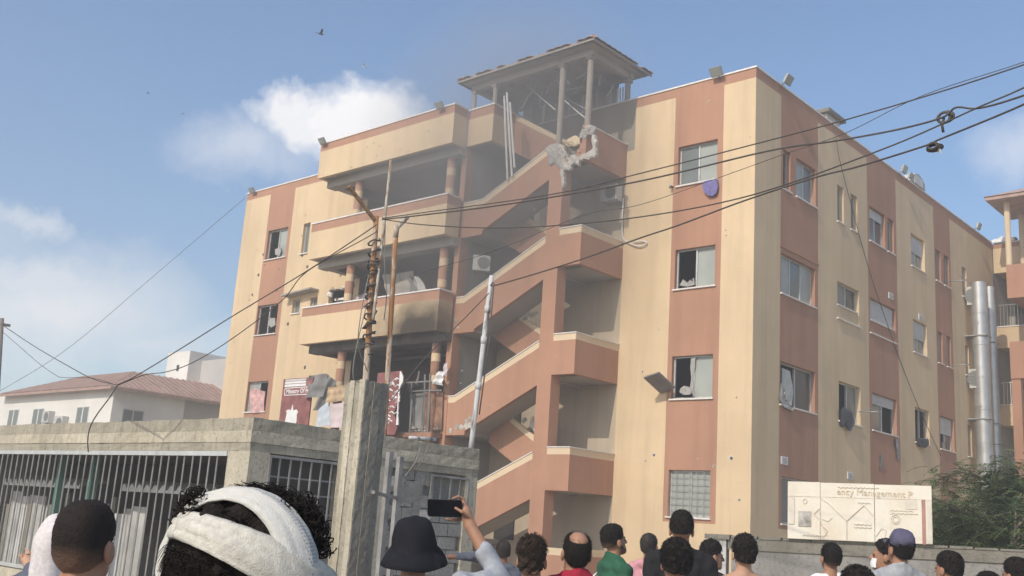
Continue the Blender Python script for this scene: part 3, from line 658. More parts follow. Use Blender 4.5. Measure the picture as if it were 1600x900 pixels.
mb = MB(); mb.add([(.55, 18.3, 16.25), (5, 18.3, 16.25), (5, 21.6, 16.25), (.55, 21.6, 16.25), (2.4, 20, 17.0), (3.4, 20, 17.0)], [(0, 1, 5, 4), (1, 2, 5), (2, 3, 4, 5), (3, 0, 4), (3, 2, 1, 0)]); mb.box(.6, 4.9, 18.35, 21.5, 16.1, 16.24); mb.build('pavilion_roof', 'tile', RB)
for x, y in ((1.25, 19.0), (1.25, 21.0)):
    mb = MB(); mb.tube([(x, y, 13.4), (x, y, 16.1)], .12, 10); mb.build('column', 'trim_cream', RB)
mb = MB(); P = []
for i in range(9):
    a = math.pi*i/8; P.append([(-.05+.95*(j/10), 21.45+.35*math.cos(a), 15.05+(.32+.06*math.sin(j*2.1))*math.sin(a)*(.55+.45*math.sin(math.pi*(j+.6)/11.2))) for j in range(11)])
mb.grid(P); mb.build('fabric_bundle', 'white_paint', None, True, 'white bundled sheet lying on the far parapet behind the steel ducts', 'bundle')

# ---------------------------------------------------------------- white house and white tower at the left
plain('roof_red', (.40, .265, .215), .85, var=.2, sc=2)
HW = thing('house', 'low white house with hipped red roof beyond the concrete booth', 'house', (-40, 4, GZ))
mb = MB(); mb.quad((-52, -.45, GZ), (-33.8, -.45, GZ), (-33.8, -.45, 7), (-52, -.45, 7), 0); mb.quad((-33.8, -.45, GZ), (-33.8, 3.4, GZ), (-33.8, 3.4, 7), (-33.8, -.45, 7), 0); mb.quad((-33.8, 3.4, GZ), (-34.3, 3.4, GZ), (-34.3, 3.4, 7), (-33.8, 3.4, 7), 0); mb.quad((-34.3, 3.4, GZ), (-34.3, 14, GZ), (-34.3, 14, 7), (-34.3, 3.4, 7), 1); mb.quad((-52, -.45, GZ), (-52, 14, GZ), (-52, 14, 7), (-52, -.45, 7), 0)
mb.build('wall', ['house_white', 'house_grey'], HW)
a0, a1, a2, a3 = (-46, -.9, 6.93), (-33.35, -.9, 6.93), (-36.7, 2.05, 8.2), (-42.6, 2.05, 8.2)
mb = MB(); mb.add([a0, a1, a2, a3, (-33.35, 14, 6.93), (-36.7, 14, 8.2), (-46, 5, 6.93)], [(0, 1, 2, 3), (1, 4, 5, 2), (0, 3, 6), (3, 2, 5, 6)]); mb.add([a0, a1, (-33.35, 14, 6.93), (-33.35, 14, 6.8), (-33.35, -.9, 6.8), (-46, -.9, 6.8)], [(0, 1, 4, 5), (1, 2, 3, 4)]); rf = mb.build('roof', 'roof_red', HW)
rib = MB()
for q in range(38):
    x = -45.6+q*.32; t0 = 0; xe = min(max(x, -42.6), -36.7)
    top = 1.0 if -42.6 <= x <= -36.7 else ((-33.35-x)/3.35 if x > -36.7 else (x+46)/3.4)
    rib.tube([(x, -.9, 6.96), (x, -.9+2.95*top, 6.96+1.27*top)], .03, 4)
for q in range(40):
    y = -.6+q*.36; top = min(1.0, (y+.9)/2.95); rib.tube([(-33.35, y, 6.96), (-33.35-3.35*top, y, 6.96+1.27*top)], .03, 4)
rib.build('roof_rib', 'roof_red', rf)
mb = MB(); mb.box(-43.5, -38.2, 3.4, 5.2, 7.4, 8.35); mb.build('roof_box', 'house_white', HW)
for (x0, x1, z0, z1) in [(-45.2, -43.9, 4.9, 6.15), (-42.2, -40.9, 4.9, 6.13), (-37.3, -36.0, 4.7, 6.1)]:
    mb = MB(); mb.box(x0, x1, -.47, -.452, z0, z1); wo = mb.build('window', 'white_paint', HW)
    for k in range(2):
        mb = MB(); mb.box(x0+.07+k*(x1-x0)/2, x0+(x1-x0)/2*(k+1)-.05, -.476, -.471, z0+.06, z1-.06); mb.build('pane', 'glass', wo)
mb = MB(); mb.box(-33.798, -33.77, .1, 1.25, 4.9, 6.0); wo = mb.build('window', 'alu', HW)
for k in range(2):
    mb = MB(); mb.box(-33.769, -33.76, .16+k*.55, .62+k*.55, 4.95, 5.94); mb.build('pane', 'glass', wo)
def ac_unit(name_label, c, out, wdt=.8, h=.55, dep=.3, group='air conditioner units', rail=True):
    'outdoor unit; out = unit vector it faces'
    c = np.array(c, float); o = np.array([*out, 0.]); s = np.array([-o[1], o[0], 0.]); z = np.array([0, 0, 1.])
    t = thing('air_conditioner', name_label, 'air conditioner', c-z*h/2, group)
    mb = MB(); mb.obox(c, s*wdt/2, o*dep/2, z*h/2); mb.build('casing', 'ac_white', t)
    mb = MB(); fc = c+o*(dep/2+.006)+s*wdt*.12; r = h*.40; n = 18
    mb.add([fc+s*r*math.cos(2*math.pi*k/n)+z*r*math.sin(2*math.pi*k/n) for k in range(n)], [tuple(range(n))]); mb.build('fan', 'alu_dark', t)
    mb = MB()
    for k in range(5):
        zz = -r+2*r*(k+.5)/5; hw = math.sqrt(max(r*r-zz*zz, .001)); mb.obox(fc+o*.012+z*zz, s*hw, o*.004, z*.008)
    mb.build('fan_guard', 'grey_metal', t)
    if rail:
        mb = MB()
        for q in (-.35, .35): mb.obox(c+s*q*wdt-z*(h/2+.02)-o*.05, s*.02, o*(dep/2+.08), z*.018)
        mb.build('bracket', 'grey_metal', t)
    return t
ac_unit('larger air conditioner beside the white house window, right of a pair', (-38.5, -.62, 5.2), (0, -1), .95, .8)
ac_unit('small air conditioner on the white house wall, left of a pair', (-40.0, -.62, 5.6), (0, -1), .75, .6)
TW = thing('building', 'plain white tower block rising behind the red roofed house', 'building', (-39, 8, GZ))
mb = MB(); mb.box(-40.3, -38.0, 5.8, 12, GZ, 10.05); mb.box(-37.995, -30, 6.6, 14, GZ, 9.6, 1); mb.build('wall', ['house_white', 'house_grey'], TW)
mb = MB(); mb.box(-39.2, -38.95, 5.79, 5.798, 8.95, 9.3); mb.build('window', 'dark_void', TW)

# ---------------------------------------------------------------- unfinished concrete booth
plain('bar_grey', (.25, .24, .225), .75, .25, .0, .3, 4)
BX, BY, BY1, BT = 1.94, -16.92, -12.53, 2.8
BO = thing('concrete_booth', 'raw concrete booth with barred front and stained parapet behind the crowd', 'booth', (-2, -14.5, GZ))
rr = random.Random(21)
def rough_strip(mb, a, b, z0, z1, out, prot, nseg=26, m=0, amp=.006, top_amp=0.0):
    'a board-marked course of concrete along a-b, slightly uneven'
    a, b = np.array(a, float), np.array(b, float); o = np.array([*out, 0.])
    P = []
    for zz, k in ((z0, 0), (z0, 1), (z0+(z1-z0)*.5, 1), (z1, 1), (z1, 0)):
        row = []
        for i in range(nseg+1):
            p = a+(b-a)*i/nseg; d = (prot+rr.uniform(-amp, amp)) if k else -.03
            row.append(np.array([p[0], p[1], zz+(rr.uniform(-top_amp, top_amp) if zz == z1 else 0)])+o*d)
        P.append(row)
    mb.grid(P, m)
for i, (z0, z1, pr) in enumerate([(2.36, 2.47, 0.0), (2.474, 2.63, .012), (2.634, 2.80, -.004)]):
    mb = MB(); rough_strip(mb, (-9, BY), (BX+pr, BY), z0, z1, (0, -1), pr, 60, 0, .006, .012 if i == 2 else 0)
    rough_strip(mb, (BX, BY-pr), (BX, BY1), z0, z1, (1, 0), pr, 30, 0, .006, .012 if i == 2 else 0)
    mb.build('concrete_course', 'concrete' if i != 1 else 'concrete_pale', BO)
mb = MB(); mb.box(-9, BX-.01, BY+.02, BY1, 2.4, 2.55); mb.build('roof_slab', 'concrete_grey', BO)
mb = MB(); mb.box(-9, BX-.25, BY1-.02, BY1+.1, GZ, 2.75); mb.box(-9.1, -9, BY, BY1, GZ, 2.75); mb.build('back_wall', 'block_grey', BO)
for q_ in ((1.44, BX, BY+.002, BY+.32), (BX-.25, BX-.002, BY1-.27, BY1), (BX-.25, BX-.002, -15.35, -14.5)):
    mb = MB(); mb.box(*q_, GZ, 2.36); mb.build('corner_pillar', 'concrete_pale', BO)
# side wall: lower concrete, breeze blocks with joints
mb = MB(); mb.box(BX-.15, BX-.02, BY+.321, -15.351, GZ, 1.1); mb.build('side_wall', 'concrete_grey', BO)
blk = MB(); blk.box(-.06, .06, -.19, .19, -.092, .092); blk_me = blk.mesh('block', ['block_grey'])
for i in range(12):
    z = .1+i*.2
    for j in range(5):
        y = -14.3+(j+.5*(i % 2))*.4
        if y > -12.85: continue
        if -13.62 < y < -12.6 and 1.86 < z: continue
        o = inst(blk_me, BO, (BX-.09+rr.uniform(-.006, .006), y, z), (0, 0, rr.uniform(-.01, .01)), 'block')
mb = MB(); mb.box(BX-.17, BX-.10, -14.5, -12.8, GZ, 2.36); mb.build('mortar', 'render_grey', BO)
mb = MB()
for q in range(26):
    n = 9; cy_, cz_, r_ = rr.uniform(-14.45, -13.6), rr.uniform(1.2, 2.3), rr.uniform(.05, .2); mb.prism([(cy_+r_*rr.uniform(.4, 1.1)*math.cos(2*math.pi*j/n), cz_+r_*.7*rr.uniform(.4, 1.1)*math.sin(2*math.pi*j/n)) for j in range(n)], 'x', BX-.05, BX-.022+rr.uniform(-.004, .006), rr.choice((0, 0, 0, 1)))
mb.build('torn_render', ['render_grey', 'rubble_pale'], BO, kind='stuff')
def barred(name, y0, y1, z0, z1, n, rows=()):
    mb = MB(); f = .035
    for a, b, c, d in ((y0, y1, z1-f, z1), (y0, y1, z0, z0+f), (y0, y0+f, z0+f, z1-f), (y1-f, y1, z0+f, z1-f)): mb.box(BX-.03, BX+.012, a, b, c, d)
    t = mb.build(name, 'bar_grey', BO)
    for k in range(1, n):
        mb = MB(); y = y0+(y1-y0)*k/n; mb.box(BX-.012, BX+.006, y-.011, y+.011, z0+f, z1-f); mb.build('bar', 'bar_grey', t)
    for z in rows:
        mb = MB(); mb.box(BX-.03, BX-.0125, y0+f, y1-f, z-.01, z+.01); mb.build('crossbar', 'bar_grey', t)
    mb = MB(); mb.box(BX-.2, BX-.18, y0, y1, z0, z1); mb.build('opening', 'dark_void', t)
barred('barred_window', -16.6, -15.36, 1.1, 2.34, 7, (1.35, 1.6, 1.85, 2.06)); barred('barred_window', -13.56, -12.72, 1.9, 2.33, 4)
# front: steel bar screen
mb = MB(); mb.box(-9, 1.44, BY-.02, BY+.02, 2.29, 2.355); mb.box(-9, 1.44, BY-.02, BY+.02, .42, .48); SC = mb.build('bar_screen', 'alu', BO)
x = 1.22
while x > -8.6:
    mb = MB(); j = rr.uniform(-.012, .012); mb.tube([(x, BY, .48), (x+j, BY-.001, 2.29)], .0125, 6); mb.build('bar', 'bar_grey', SC); x -= .2058
mb = MB(); mb.box(-9, 1.44, BY-.05, BY+.1, GZ, .40); mb.build('front_kerb', 'concrete_pale', BO)
mb = MB(); mb.box(-9, 1.9, -14.2, -14.1, 1.3, 2.35); mb.build('inner_wall', 'dark_void', BO)
plain('green_paint', (.075, .20, .165), .6); plain('sheet_grey', (.42, .41, .385), .8, var=.25, sc=2)
for x in (-4.35, -3.2):
    mb = MB(); mb.box(x-.06, x+.06, -16.45, -16.33, GZ, 2.36); mb.build('post', 'green_paint', BO)
# goods stored inside: corrugated sheets and planks, each one a thing of its own
def corrugated(x0, x1, y, z, lab):
    mb = MB(); P = []; n = int((x1-x0)/.035)
    for d in (0, .5): P.append([(x0+(x1-x0)*i/n, y+d, z+.045*math.sin(i*.9)+d*.16) for i in range(n+1)])
    mb.grid(P); P2 = [[(p[0], p[1]-.004, p[2]) for p in P[0]], [(p[0], p[1]-.004, z-.085) for p in P[0]]]; mb.grid(P2, 1)
    mb.build('corrugated_sheet', ['sheet_grey', 'white_paint'], None, True, lab, 'roofing sheet', 'corrugated sheets stored in the booth')
corrugated(-7.8, -4.6, -15.9, 1.86, 'white edged corrugated sheet behind the bars, left of the green posts')
corrugated(-3.1, 1.3, -15.9, 1.86, 'white edged corrugated sheet behind the bars, right of the green posts')
x = -7.7; q = 0
while x < 1.0:
    wd = rr.uniform(.16, .42)
    if -.9 < x < -.3: x += wd; continue
    if not (-2.6 < x < -1.3):
        mb = MB(); hz = rr.uniform(1.35, 1.72); mb.obox((x+wd/2, -15.8+rr.uniform(-.05, .05), hz/2), (wd/2-.01, rr.uniform(-.03, .03), 0), (0, .015, 0), (rr.uniform(-.02, .02), 0, hz/2))
        mb.build('plank', rr.choice(['sheet_grey', 'sheet_pale', 'concrete_grey', 'wood_grey']), None, False, 'upright grey board leaning inside the barred booth front', 'board', 'boards leaning inside the booth')
    x += wd; q += 1
# ---------------------------------------------------------------- gate post, gate
PO = thing('gate_post', 'tall square board marked concrete gate post in front of the booth', 'post', (5.62, -18.15, GZ))
px0, px1, py0, py1, pz = 5.46, 5.77, -18.3, -18.0, 2.93
for i in range(4):
    a, b = px0+(px1-px0)*i/4, px0+(px1-px0)*(i+1)/4; pr = (.0, .012, .003, .010)[i]
    mb = MB(); P = []
    for k in range(40):
        z = GZ+(pz-GZ)*k/39+(rr.uniform(-.03, .012) if k == 39 else 0); P.append([(a+.001, py0+.02, z), (a+.002, py0-pr+rr.uniform(-.004, .004), z), ((a+b)/2, py0-pr+rr.uniform(-.004, .004), z), (b-.002, py0-pr+rr.uniform(-.004, .004), z), (b-.001, py0+.02, z)])
    mb.grid(P); mb.build('board_mark', 'concrete_pale' if i % 2 else 'concrete', PO)
for i in range(3):
    a, b = py0+(py1-py0)*i/3, py0+(py1-py0)*(i+1)/3; pr = (.004, .014, .0)[i]
    mb = MB(); P = []
    for k in range(40):
        z = GZ+(pz-GZ)*k/39+(rr.uniform(-.03, .012) if k == 39 else 0); P.append([(px1-.02, a+.001, z), (px1+pr+rr.uniform(-.004, .004), a+.002, z), (px1+pr+rr.uniform(-.004, .004), (a+b)/2, z), (px1+pr+rr.uniform(-.004, .004), b-.002, z), (px1-.02, b-.001, z)])
    mb.grid(P); mb.build('board_mark', 'concrete_grey', PO)
mb = MB(); mb.box(px0+.003, px1-.012, py0+.012, py1-.003, GZ, pz-.015); mb.build('core', 'concrete', PO)
mb = MB()
for q in range(16): mb.lump((rr.uniform(px0+.03, px1-.03), rr.uniform(py0+.03, py1-.03), pz-.01), rr.uniform(.02, .045), 0, .6, seed=40+q)
mb.build('crumbled_top', ['concrete_pale'], PO, kind='stuff')
GT = thing('metal_gate', 'open grey steel gate frame between gate post and booth', 'gate', (*at(606, 900, 11.3)[:2], GZ))
ga, gb = at(601, 800, 11.2), at(618, 800, 11.9)
for p in (ga, gb):
    mb = MB(); mb.box(p[0]-.03, p[0]+.03, p[1]-.03, p[1]+.03, GZ, 2.32); mb.build('upright', 'bar_grey', GT)
for z in (1.85, 1.22, .5):
    mb = MB(); mb.tube([(ga[0], ga[1], z), (gb[0], gb[1], z)], .022, 6); mb.build('rail', 'bar_grey', GT)
mb = MB(); mb.tube([(5.8, -18.1, 1.85), (ga[0], ga[1], 1.85)], .02, 6); mb.build('hinge_arm', 'bar_grey', GT)

# ---------------------------------------------------------------- perimeter wall and notice board on the right
wa3, wb3 = at(1145, 838, 15.2), at(1600, 859, 13.8); wa, wb = wa3[:2], wb3[:2]; WSL = float((wb3[2]-wa3[2])/np.linalg.norm(wb-wa)); wd = (wb-wa)/np.linalg.norm(wb-wa); wn = np.array([-wd[1], wd[0]])
if wn@(CAM[:2]-wa) < 0: wn = -wn
we = wb+wd*9; WT = float(wa3[2])
PW = thing('perimeter_wall', 'low grey rendered yard wall with broken coping below the notice board', 'wall', (*((wa+we)/2), GZ))
def along(s, o=0.0): return wa+wd*s+wn*o
Lw = float(np.linalg.norm(we-wa))
def wbox(mb, s0, s1, o0, o1, z0, z1, m=0):
    c = along((s0+s1)/2, (o0+o1)/2); sm_ = (s0+s1)/2*WSL; return mb.obox((*c, (z0+z1)/2+sm_), (*(wd*(s1-s0)/2), (s1-s0)/2*WSL), (*(wn*(o1-o0)/2), 0), (0, 0, (z1-z0)/2), m)
mb = MB(); wbox(mb, 0, Lw, -.1, .1, GZ, WT-.19); mb.build('wall', 'render_grey', PW)
mb = MB(); wbox(mb, -.05, Lw, -.12, .125, WT-.188, WT-.03); mb.build('concrete_beam', 'concrete_grey', PW)
s = 0.0
while s < Lw:
    ln = rr.uniform(.3, .42); mb = MB(); wbox(mb, s, s+ln-.025, -.13, .14, WT-.028, WT+rr.uniform(-.002, .012), 0)
    mb.build('coping_slab', 'trim_cream' if s > 7 and rr.random() < .7 else 'concrete_grey', PW); s += ln
mb = MB(); wbox(mb, -.32, -.07, -.12, .14, GZ, WT-.05, 0); gp = mb.build('gate_pier', 'house_grey', PW)
mb = MB(); wbox(mb, -.38, -.02, -.16, .18, WT-.048, WT+.02); mb.build('pier_cap', 'concrete_grey', gp)
mb = MB(); wbox(mb, -.36, -.322, .0, .07, WT-.35, WT-.22); mb.build('door_bell', 'white_paint', gp)
def on_wall(u, v, off=.0):
    d = _fw+_ri*(u-800)/F_PX-_up*(v-450)/F_PX; p0 = along(0, off); n = np.array([*wn, 0.])
    return CAM+d*((np.array([*p0, 0.])-CAM)@n)/(d@n)
def _board(t, p, b):
    n = t.noise(p, 1.6, 5, .6); n2 = t.noise(t.vscale(p, (3, 3, .5)), 2.0, 4, .6)
    a = t.mix(t.ramp(n, [(.45, 0.0), (.8, 1.0)]), (.74, .69, .58), (.66, .55, .41))
    return t.mix(t.math('MULTIPLY', t.ramp(n2, [(.56, 0.0), (.75, 1.0)]), .3), a, (.52, .46, .38))
principled('board_face', _board, .6, .3)
plain('ink_grey', (.60, .55, .47), .8); plain('ink_brown', (.62, .52, .40), .8); plain('ink_pale', (.66, .60, .50), .8); plain('ink_red', (.40, .22, .18), .8); plain('photo_grey', (.40, .37, .33), .8, var=.5, sc=9)
BL, BR_, TL_ = on_wall(1230, 841, .2), on_wall(1458, 849, .2), on_wall(1230, 752, .2)
bw = float(np.linalg.norm((BR_-BL)[:2])); bh = float(TL_[2]-BL[2]); bs = float((BL[:2]-wa)@wd); bz = float(BL[2])-bs*WSL
NB = thing('notice_board', 'faded cream notice board with diagrams standing on the yard wall', 'sign', (*((BL+BR_)/2)[:2], bz))
edges = [0, .235, .613, 1.0]
for k in range(3):
    mb = MB(); wbox(mb, bs+bw*edges[k]+.004, bs+bw*edges[k+1]-.004, .17, .195+.003*k, bz+.004*k, bz+bh-.006*k); mb.build('board_panel', 'board_face', NB)
FZ = .206
def bq(u0, u1, v0, v1, mat, name='print_block', off=0.0):
    mb = MB(); wbox(mb, bs+bw*u0, bs+bw*u1, FZ+off, FZ+.002+off, bz+bh*v0, bz+bh*v1); mb.build(name, mat, NB)
def bline(pts, mat='ink_grey', r=.006):
    mb = MB(); mb.tube([(*along(bs+bw*u, FZ+.002), bz+bh*v+(bs+bw*u)*WSL) for u, v in pts], r, 4); mb.build('printed_line', mat, NB)
bq(.08, .17, .22, .48, 'photo_grey'); bq(.005, .05, .25, .72, 'ink_pale'); bq(.93, .955, .0, .75, 'ink_red'); bq(.965, .995, .02, .74, 'ink_pale'); bq(.82, .9, .58, .72, 'ink_pale'); bq(.0, 1.0, .745, .75, 'ink_pale')
bline([(.42, .02), (.42, .34), (.54, .62), (.62, .40)]); bline([(.42, .34), (.30, .62), (.235, .72), (.235, .3)], 'ink_pale'); bline([(.235, .55), (.19, .44), (.24, .32), (.27, .12), (.29, .07)], 'ink_grey', .005)
bline([(.235, .28), (.26, .22), (.285, .16), (.275, .10), (.255, .05)], 'ink_grey', .007); bline([(.62, .10), (.66, .24), (.69, .2), (.68, .08)], 'ink_pale'); bline([(.245, .36), (.29, .32), (.32, .39)], 'ink_pale', .004)
bline([(.755+.03*math.cos(a), .40+.075*math.sin(a)) for a in [2*math.pi*k/14 for k in range(15)]]); bline([(.755+.018*math.cos(a), .40+.045*math.sin(a)) for a in [2*math.pi*k/14 for k in range(15)]], 'ink_pale'); bline([(.127+.014*math.cos(a), .66+.04*math.sin(a)) for a in [2*math.pi*k/12 for k in range(13)]], 'ink_grey', .004)
def place_text(txt, u, v, size, mat):
    me = text_mesh(txt, size, .002); me.materials.append(MATS[mat]); ob = bpy.data.objects.new('lettering', me); col.objects.link(ob)
    p = np.array([*along(bs+bw*u, FZ+.004), bz+bh*v+(bs+bw*u)*WSL]); xd = np.array([*wd, 0.]); zz = np.array([0, 0, 1.]); yd = np.array([*wn, 0.])
    M = Matrix(((xd[0], zz[0], yd[0], 0), (xd[1], zz[1], yd[1], 0), (xd[2], zz[2], yd[2], 0), (0, 0, 0, 1)))
    po = ORIGIN[NB.name]; ob.matrix_world = Matrix.Translation(Vector([float(a-b) for a, b in zip(p, po)])) @ M; ob.parent = NB
place_text('ency Management P', .35, .80, .125, 'ink_brown')
for q, (u, v, n) in enumerate([(.36, .92, 9), (.47, .29, 4), (.47, .24, 4), (.72, .50, 6), (.72, .55, 5), (.11, .07, 5), (.5, .66, 3)]):
    pts = [(u+.022*k/2, v+.012*math.sin(k*2.3+q)) for k in range(n*3)]; bline(pts, 'ink_pale' if q != 1 else 'ink_brown', .005)

# ---------------------------------------------------------------- red ministry sign torn open on the first-floor balcony
plain('sign_red', (.25, .095, .088), .8, var=.35, sc=3); plain('sign_white', (.75, .74, .72), .6, var=.1); plain('torn_grey', (.21, .205, .195), .85, var=.3, sc=2); plain('pale_blue', (.50, .55, .60), .7); plain('cloth_ochre', (.46, .33, .20), .9, var=.35, sc=3); plain('pink_white', (.60, .50, .50), .8, var=.2, sc=2); plain('soot', (.04, .037, .034), .95, .1)
SG = thing('wall_sign', 'dark red ministry fascia sign, torn and half covered, on first floor balcony', 'sign', (-16, -2.9, 4.3))
mb = MB(); mb.box(-16.93, -15.25, -2.92, -2.87, 4.3, 6.22); mb.build('sign_panel', 'sign_red', SG)
def rrect(x0, x1, z0, z1, r, n=5):
    out = []
    for cx, cz, a0_ in ((x1-r, z1-r, 0), (x0+r, z1-r, 90), (x0+r, z0+r, 180), (x1-r, z0+r, 270)):
        out += [(cx+r*math.cos(R(a0_+90*k/n)), cz+r*math.sin(R(a0_+90*k/n))) for k in range(n+1)]
    return out
mb = MB(); mb.prism(rrect(-16.8, -15.42, 5.62, 5.90, .1), 'y', -2.932, -2.921); mb.build('name_plate', 'sign_white', SG)
mb = MB(); mb.prism(rrect(-16.77, -15.3, 5.65, 5.872, .09), 'y', -2.936, -2.9325); mb.build('name_plate', 'sign_red', SG)
for z0, z1 in ((5.93, 6.02), (6.04, 6.11), (6.13, 6.19)):
    mb = MB(); mb.prism(rrect(-16.82, -15.6, z0, z1, .035), 'y', -2.932, -2.921); mb.build('sign_stripe', 'sign_white', SG)
me = text_mesh('Ministry Of H', .225, .002, 'LEFT', .004); me.materials.append(MATS['sign_white']); ob = bpy.data.objects.new('lettering', me); col.objects.link(ob); ob.parent = SG; ob.rotation_euler = (R(90), 0, 0); ob.location = (-16.68+16, -2.9385+2.9, 5.69-4.3)
mb = MB(); mb.prism([(-16.55, 4.3), (-16.56, 4.7), (-16.5, 5.02), (-16.58, 5.08), (-16.42, 5.13), (-16.3, 5.09), (-16.22, 5.3), (-16.15, 5.08), (-15.98, 5.12), (-15.86, 5.02), (-15.93, 4.95), (-15.9, 4.72), (-15.96, 4.5), (-15.9, 4.3)], 'y', -2.934, -2.922); mb.build('torn_patch', 'sign_white', SG)
S2 = thing('wall_sign', 'narrow scorched strip of red sign with white script beside blackened opening', 'sign', (-11.3, -2.9, 4.2))
mb = MB(); pr_ = [(-11.9, 4.2), (-11.9, 6.2), (-10.75, 6.22)]+[(-10.75+rr.uniform(-.22, .05), 6.1-1.9*k/9) for k in range(10)]; mb.prism(pr_, 'y', -2.92, -2.88); mb.build('sign_panel', 'sign_red', S2)
mb = MB()
for q in range(26):
    x = -11.25+rr.uniform(-.35, .35); z = 4.5+1.5*q/26; a = rr.uniform(-.5, .5); mb.tube([(x, -2.925, z), (x+.12*math.cos(a), -2.928, z+.1*math.sin(a)+.05), (x+.22*math.cos(a), -2.925, z+.12*math.sin(a))], .022, 4)
tag(mb.build('script', 'sign_white', S2), kind='stuff')
mb = MB(); mb.prism([(-10.78, 4.5)]+[(-10.72+rr.uniform(-.07, .07), 4.5+1.7*k/10) for k in range(11)]+[(-10.82, 6.2)], 'y', -2.935, -2.90); mb.build('torn_edge', 'sign_white', S2)
def sheet(name, label, cat, corners, mat, wav=.05, n=12, seed=0, group=None, thick=True):
    'crumpled sheet through four corners a b c d (a-b top edge)'
    a, b, c, d = (np.array(k, float) for k in corners); r2 = random.Random(seed); ph = [r2.uniform(0, 6) for _ in range(6)]
    nn = np.cross(b-a, d-a); nn /= np.linalg.norm(nn)+1e-9
    P = []
    for i in range(n+1):
        row = []
        for j in range(n+1):
            s, t = j/n, i/n; p = (a*(1-s)+b*s)*(1-t)+(d*(1-s)+c*s)*t
            q = wav*(math.sin(5*s+ph[0]+2*t)+.6*math.sin(9*s+4*t+ph[1])+.4*math.sin(13*t+ph[2]))
            row.append(p+nn*q)
        P.append(row)
    mb = MB(); mb.grid(P); mb.grid([[p-nn*.012 for p in row] for row in P]); return mb.build(name, mat, None, True, label, cat, group)
o_ = lambda u, v, y=-3.0: on(u, v, 'y', y)
sheet('loose_sheet', 'grey bent metal sheet hanging over the red ministry sign', 'sheet', (o_(483, 587), o_(512, 584, -2.7), o_(505, 620), o_(477, 622)), 'torn_grey', .06, seed=1)
sheet('loose_sheet', 'dark grey curled sheet right of the ministry sign', 'sheet', (o_(510, 584, -2.8), o_(526, 596, -2.6), o_(510, 640, -2.8), o_(490, 642)), 'torn_grey', .10, seed=4)
sheet('cloth', 'ochre striped cloth draped beside the concrete gate post', 'cloth', (o_(514, 605), o_(549, 600), o_(541, 626), o_(506, 630)), 'cloth_ochre', .05, seed=2)
sheet('fallen_board', 'pale blue board under the ochre cloth, left of gate post', 'board', (o_(497, 640), o_(513, 628), o_(516, 664), o_(494, 668)), 'pale_blue', .02, seed=3)
sheet('fallen_board', 'pinkish white board with dark scribbles left of gate post', 'board', (o_(517, 632), o_(545, 628), o_(545, 668), o_(516, 668)), 'pink_white', .02, seed=6)
sheet('torn_fabric', 'torn white fabric strips hanging in the scorched first floor opening', 'fabric', (o_(680, 582, -2.5), o_(694, 580, -2.5), o_(690, 602, -2.5), o_(676, 600, -2.5)), 'sign_white', .06, seed=8)
sheet('torn_fabric', 'small torn pale rag beside the burnt stair pillar', 'fabric', (o_(694, 570, -2.3), o_(699, 566, -2.3), o_(698, 586, -2.3), o_(694, 588, -2.3)), 'pink_white', .03, seed=9)
# charred wreckage in the first-floor opening
WK = thing('wreckage', 'charred shutter frames and boards in the burnt first floor opening', 'wreckage', (-10.4, -2.2, 4.3))
def o2(u, v, y=-2.4): return on(u, v, 'y', y)
for a, b in [((636, 598), (694, 596)), ((640, 612), (690, 610)), ((643, 596), (640, 676)), ((664, 585), (660, 676)), ((672, 584), (668, 676)), ((655, 580), (650, 600))]:
    mb = MB(); mb.tube([o2(*a), (o2(*a)+o2(*b))/2+np.array([0, .03, .02]), o2(*b)], .03, 5); mb.build('bent_bar', 'torn_grey', WK)
for q, c in enumerate([((640, 616), (662, 614), (658, 672), (640, 676)), ((636, 600), (664, 598), (662, 613), (638, 614)), ((662, 612), (692, 612), (690, 672), (662, 674))]):
    mb = MB(); pts = [o2(*k, -2.2) for k in c]; mb.add([p for p in pts]+[p+np.array([0, .04, 0]) for p in pts], [(0, 1, 2, 3), (7, 6, 5, 4), (0, 4, 5, 1), (1, 5, 6, 2), (2, 6, 7, 3), (3, 7, 4, 0)]); mb.build('charred_board', ['torn_grey', 'soot', 'terra_scorched'][q], WK)
mb = MB()
for q in range(14): c = o2(rr.uniform(645, 690), rr.uniform(668, 676), -2.3); mb.lump(c, rr.uniform(.04, .12), 0, .6, seed=60+q)
mb.build('debris', ['rubble'], WK, kind='stuff')
# fallen curtains and boards on the second-floor balcony
for q, (c, m, lab) in enumerate([(((600, 430), (648, 424), (640, 468), (604, 470)), 'ceiling', 'drab fallen curtain on the second floor balcony behind the poles'),
        (((640, 434), (655, 432), (672, 466), (656, 468)), 'house_grey', 'pale slanted board leaning in second floor balcony near right column'),
        (((622, 426), (640, 424), (656, 462), (630, 466)), 'torn_grey', 'dark slanted board among the fallen curtain on second floor balcony'),
        (((556, 462), (574, 458), (575, 472), (557, 474)), 'pink_white', 'small pinkish white box edge on second floor balcony behind rusty pole')]):
    sheet('fallen_sheet', lab, 'debris', [on(u, v, 'y', -1.6) for u, v in c], m, .05, seed=20+q)
def _rust3(t, p, b):
    n = t.noise(t.vscale(p, (9, 9, 2.4)), 1.6, 5, .7); return t.mix(t.ramp(n, [(.45, 0.0), (.6, 1.0)]), (.50, .46, .39), (.26, .16, .09))
principled('rust_pale', _rust3, .85, .2)
